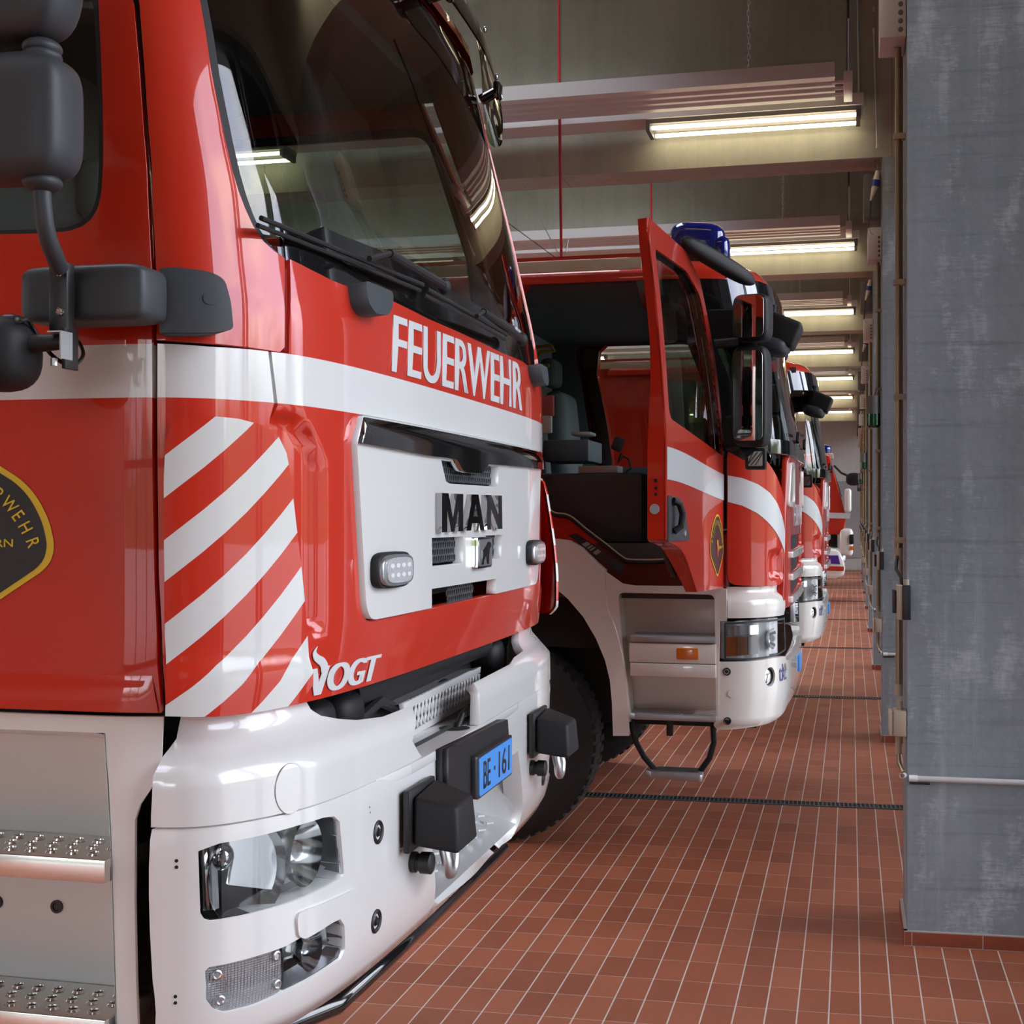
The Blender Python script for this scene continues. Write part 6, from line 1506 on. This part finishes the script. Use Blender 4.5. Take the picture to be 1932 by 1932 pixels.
# horizontal white pipe with an open stub
t = thing('drain_pipe', '', 'pipe', (x0, y0-.02, .62), 'white pipes at the foot of the pillars'); protos['drain_pipe'] = t
MB().cyl((x0+.03, y0-.013, .622), (x0+.85, y0-.013+.045, .618), .0105, n=14).build('pipe', mat('white_pipe', (.62, .61, .60), .4), t)
MB().cyl((x0+.006, y0-.0135, .622), (x0+.036, y0-.013, .622), .0125, n=14).build('end_cap', mat('bright_white_plastic', (.85, .86, .85), .35), t)
m = MB(); m.lathe((x0-.012, y0-.03, .636), (-.25, -1, .1), [(0, .0075), (.035, .0075), (.035, .010), (0, .010)], 16); m.build('open_stub', M_white_metal, t)
MB().bb((x0+.008, y0-.004, .598), (x0+.08, y0+.001, .606)).build('pipe_clip', M_cable, t)
for k in range(1, NB):
    xk, yk = onP(k)
    for nmn, wd in (('conduit', 'bronze conduit pipe running down the %s'), ('control_box', 'beige and black gate control box on the %s'), ('junction_box', 'beige cable junction box low on the %s'), ('drain_pipe', 'short white pipe low across the face of the %s')):
        c = copy_tree(protos[nmn], (xk-x0, yk-y0, 0), wd % nm(k))
protos['conduit']['label'] = 'long bronze conduit pipe running down the big near pillar'
protos['control_box']['label'] = 'beige and black gate control box on the edge of the big near pillar'
protos['junction_box']['label'] = 'beige cable junction box low on the big near pillar'
protos['drain_pipe']['label'] = 'white pipe low across the face of the big near pillar'
# white perforated boxes high up
t = thing('terminal_box', '', 'terminal box', (x0-.05, y0+.2, 3.46), 'white terminal boxes high on the pillars')
m = MB(); m.bb((x0-.097, y0+.055, 3.395), (x0-.002, y0+.30, 3.62), .004); m.build('body', mat('white_box', (.70, .70, .69), .45), t)
for i in range(5): MB().cyl((x0-.022, y0+.056, 3.42+i*.032), (x0-.022, y0+.050, 3.42+i*.032), .009, n=14).build('knockout', M_greyp, t)
t['label'] = 'white terminal box high on the big near pillar'
for k in range(1, NB):
    xk, yk = onP(k); copy_tree(t, (xk-x0, yk-y0, 0), 'white terminal box high on the %s' % nm(k))
# hanging blue connectors with their cable and grey plate, from the second pillar on
x1, y1 = onP(1)
t = thing('power_connector', '', 'connector', (x1-.05, y1+.1, 3.9), 'blue power connectors by the pillars')
P_ = lambda x, y: onY(x, y, y1+.06)
a, b, c, d = P_(1656, 322), P_(1653, 340), P_(1651, 352), P_(1643, 379)
MB().cyl(a, b, .014, .024, n=16).build('socket_end', mat('ivory_plastic', (.62, .60, .52), .4), t)
MB().cyl(b, c, .027, n=16).build('collar', M_ceeblue, t)
MB().cyl(c, d, .024, .008, n=16).build('plug_end', mat('ivory_plastic', (.62, .60, .52), .4), t)
MB().tube([d, P_(1641, 405), P_(1639, 430), P_(1643, 440), P_(1648, 443)], .0055, 8).build('cable', M_cable, t)
MB().tube([P_(1650, 305), P_(1653, 300), P_(1656, 318)], .005, 6).build('hook', M_brass, t)
t['label'] = 'blue and ivory power connector hanging by the first pillar behind the big one'
p = MB().bb((x1-.128, y1+.12, 3.70), (x1-.008, y1+.30, 4.02), .01).build('mounting_plate', M_greyp, origin=(x1-.06, y1+.2, 3.8)); tag(p, 'dark grey plate behind the blue connector on the first pillar behind the big one', 'plate', 'grey plates high on the pillars')
for k in range(2, NB):
    xk, yk = onP(k); copy_tree(t, (xk-x1, yk-y1, 0), 'blue and ivory power connector hanging by the %s' % nm(k))
    o = p.copy(); COL.objects.link(o); o.location = V(p.location)+V((xk-x1, yk-y1, 0)); tag(o, 'dark grey plate high on the %s' % nm(k), 'plate', 'grey plates high on the pillars')
# green signal beacons
t = thing('signal_beacon', '', 'beacon', (.16, y1+.05, 2.33), 'green signal beacons on the pillars'); cx, cy, czb = .158, y1-.0+.055, 2.33
m = MB(); m.lathe((cx, cy, czb), (0, 0, 1), [(-.025, .046), (.10, .046), (.105, .042), (.105, .001)], 24); m.build('housing', mat('beacon_housing', (.17, .17, .165), .5), t)
m = MB(); m.lathe((cx, cy, czb), (0, 0, 1), [(-.025, .0465), (-.105, .0465), (-.122, .034), (-.126, .001)], 24); m.build('dome', M_green, t)
MB().tube([(cx+.005, cy, czb+.105), (cx+.012, cy-.01, czb+.14), (cx+.03, cy, czb+.18)], .005, 8).build('cable', M_brass, t)
t['label'] = 'grey signal beacon with green dome on the first pillar behind the big one'
for k in (3, 5, 7):
    xk, yk = onP(k); copy_tree(t, (xk-x1-.012, yk-y1, 0), 'grey signal beacon with green dome on the %s' % nm(k))
# slim white riser and its clips beside the second pillar
t = thing('riser_conduit', 'slim white conduit with end caps beside the first pillar behind the big one', 'pipe', (.14, 9.99, 4.7))
R_ = lambda x, y: onY(x, y, y1-.03)
MB().tube([R_(1649, 60), R_(1650, 95), R_(1652, 170), R_(1655, 275)], .007, 10).build('pipe', M_white_metal, t)
for p_ in ((1649, 58), (1649, 18), (1655, 276)): MB().cyl(R_(p_[0], p_[1]-4), R_(p_[0], p_[1]+4), .0105, n=12).build('end_cap', M_white_metal, t)
t = thing('riser_conduit', 'slim grey conduit standing right of the first heater header box', 'pipe', (0, 9.9, 4.7))
R_ = lambda x, y: onY(x, y, y1-.02)
MB().tube([R_(1618, 0), R_(1621, 180)], .008, 8).build('pipe', M_galv, t); MB().tube([R_(1621, 178), R_(1618, 198), R_(1611, 200)], .005, 8).build('bend', M_galv, t)
# ---- slotted drains in the floor
m = MB(); m2 = MB(); m3 = MB(); xx = -2.6
m.bb((-12.5, -.056, .0012), (.9, .056, .0028))
for s in (-1, 1): m2.bb((-12.5, s*.052-.004, .0028), (.9, s*.052+.004, .0062))
xx = -3.0
while xx < .9: m3.bb((xx-.0035, -.05, .0028), (xx+.0035, .05, .0056)); xx += .0228
def drain(y, lb):
    t = thing('floor_drain', lb, 'drain', (0, y, .0), 'slotted drains across the bays'); return t
M_dr = mat('drain_channel', (.01, .01, .012), .6); M_gr = mat('drain_grate', (.14, .145, .15), .45, .6)
t = drain(0, ''); a = m.build('channel', M_dr, t); b = m2.build('edge_rail', M_gr, t); c = m3.build('grate', M_gr, t)
for k in range(8):
    yk = 7.779+4.57*k
    r = t if k == 0 else copy_tree(t, (0, 0, 0))
    r.location = (0, yk, 0); r.rotation_euler = (0, 0, .038)
    r['label'] = 'slotted floor drain across the tiles, %s from the big pillar' % ordn[k]
# ---------------------------------------------------------------- tidy up helper properties
for o in bpy.data.objects:
    if '_wo' in o: del o['_wo']
bpy.context.view_layer.update()
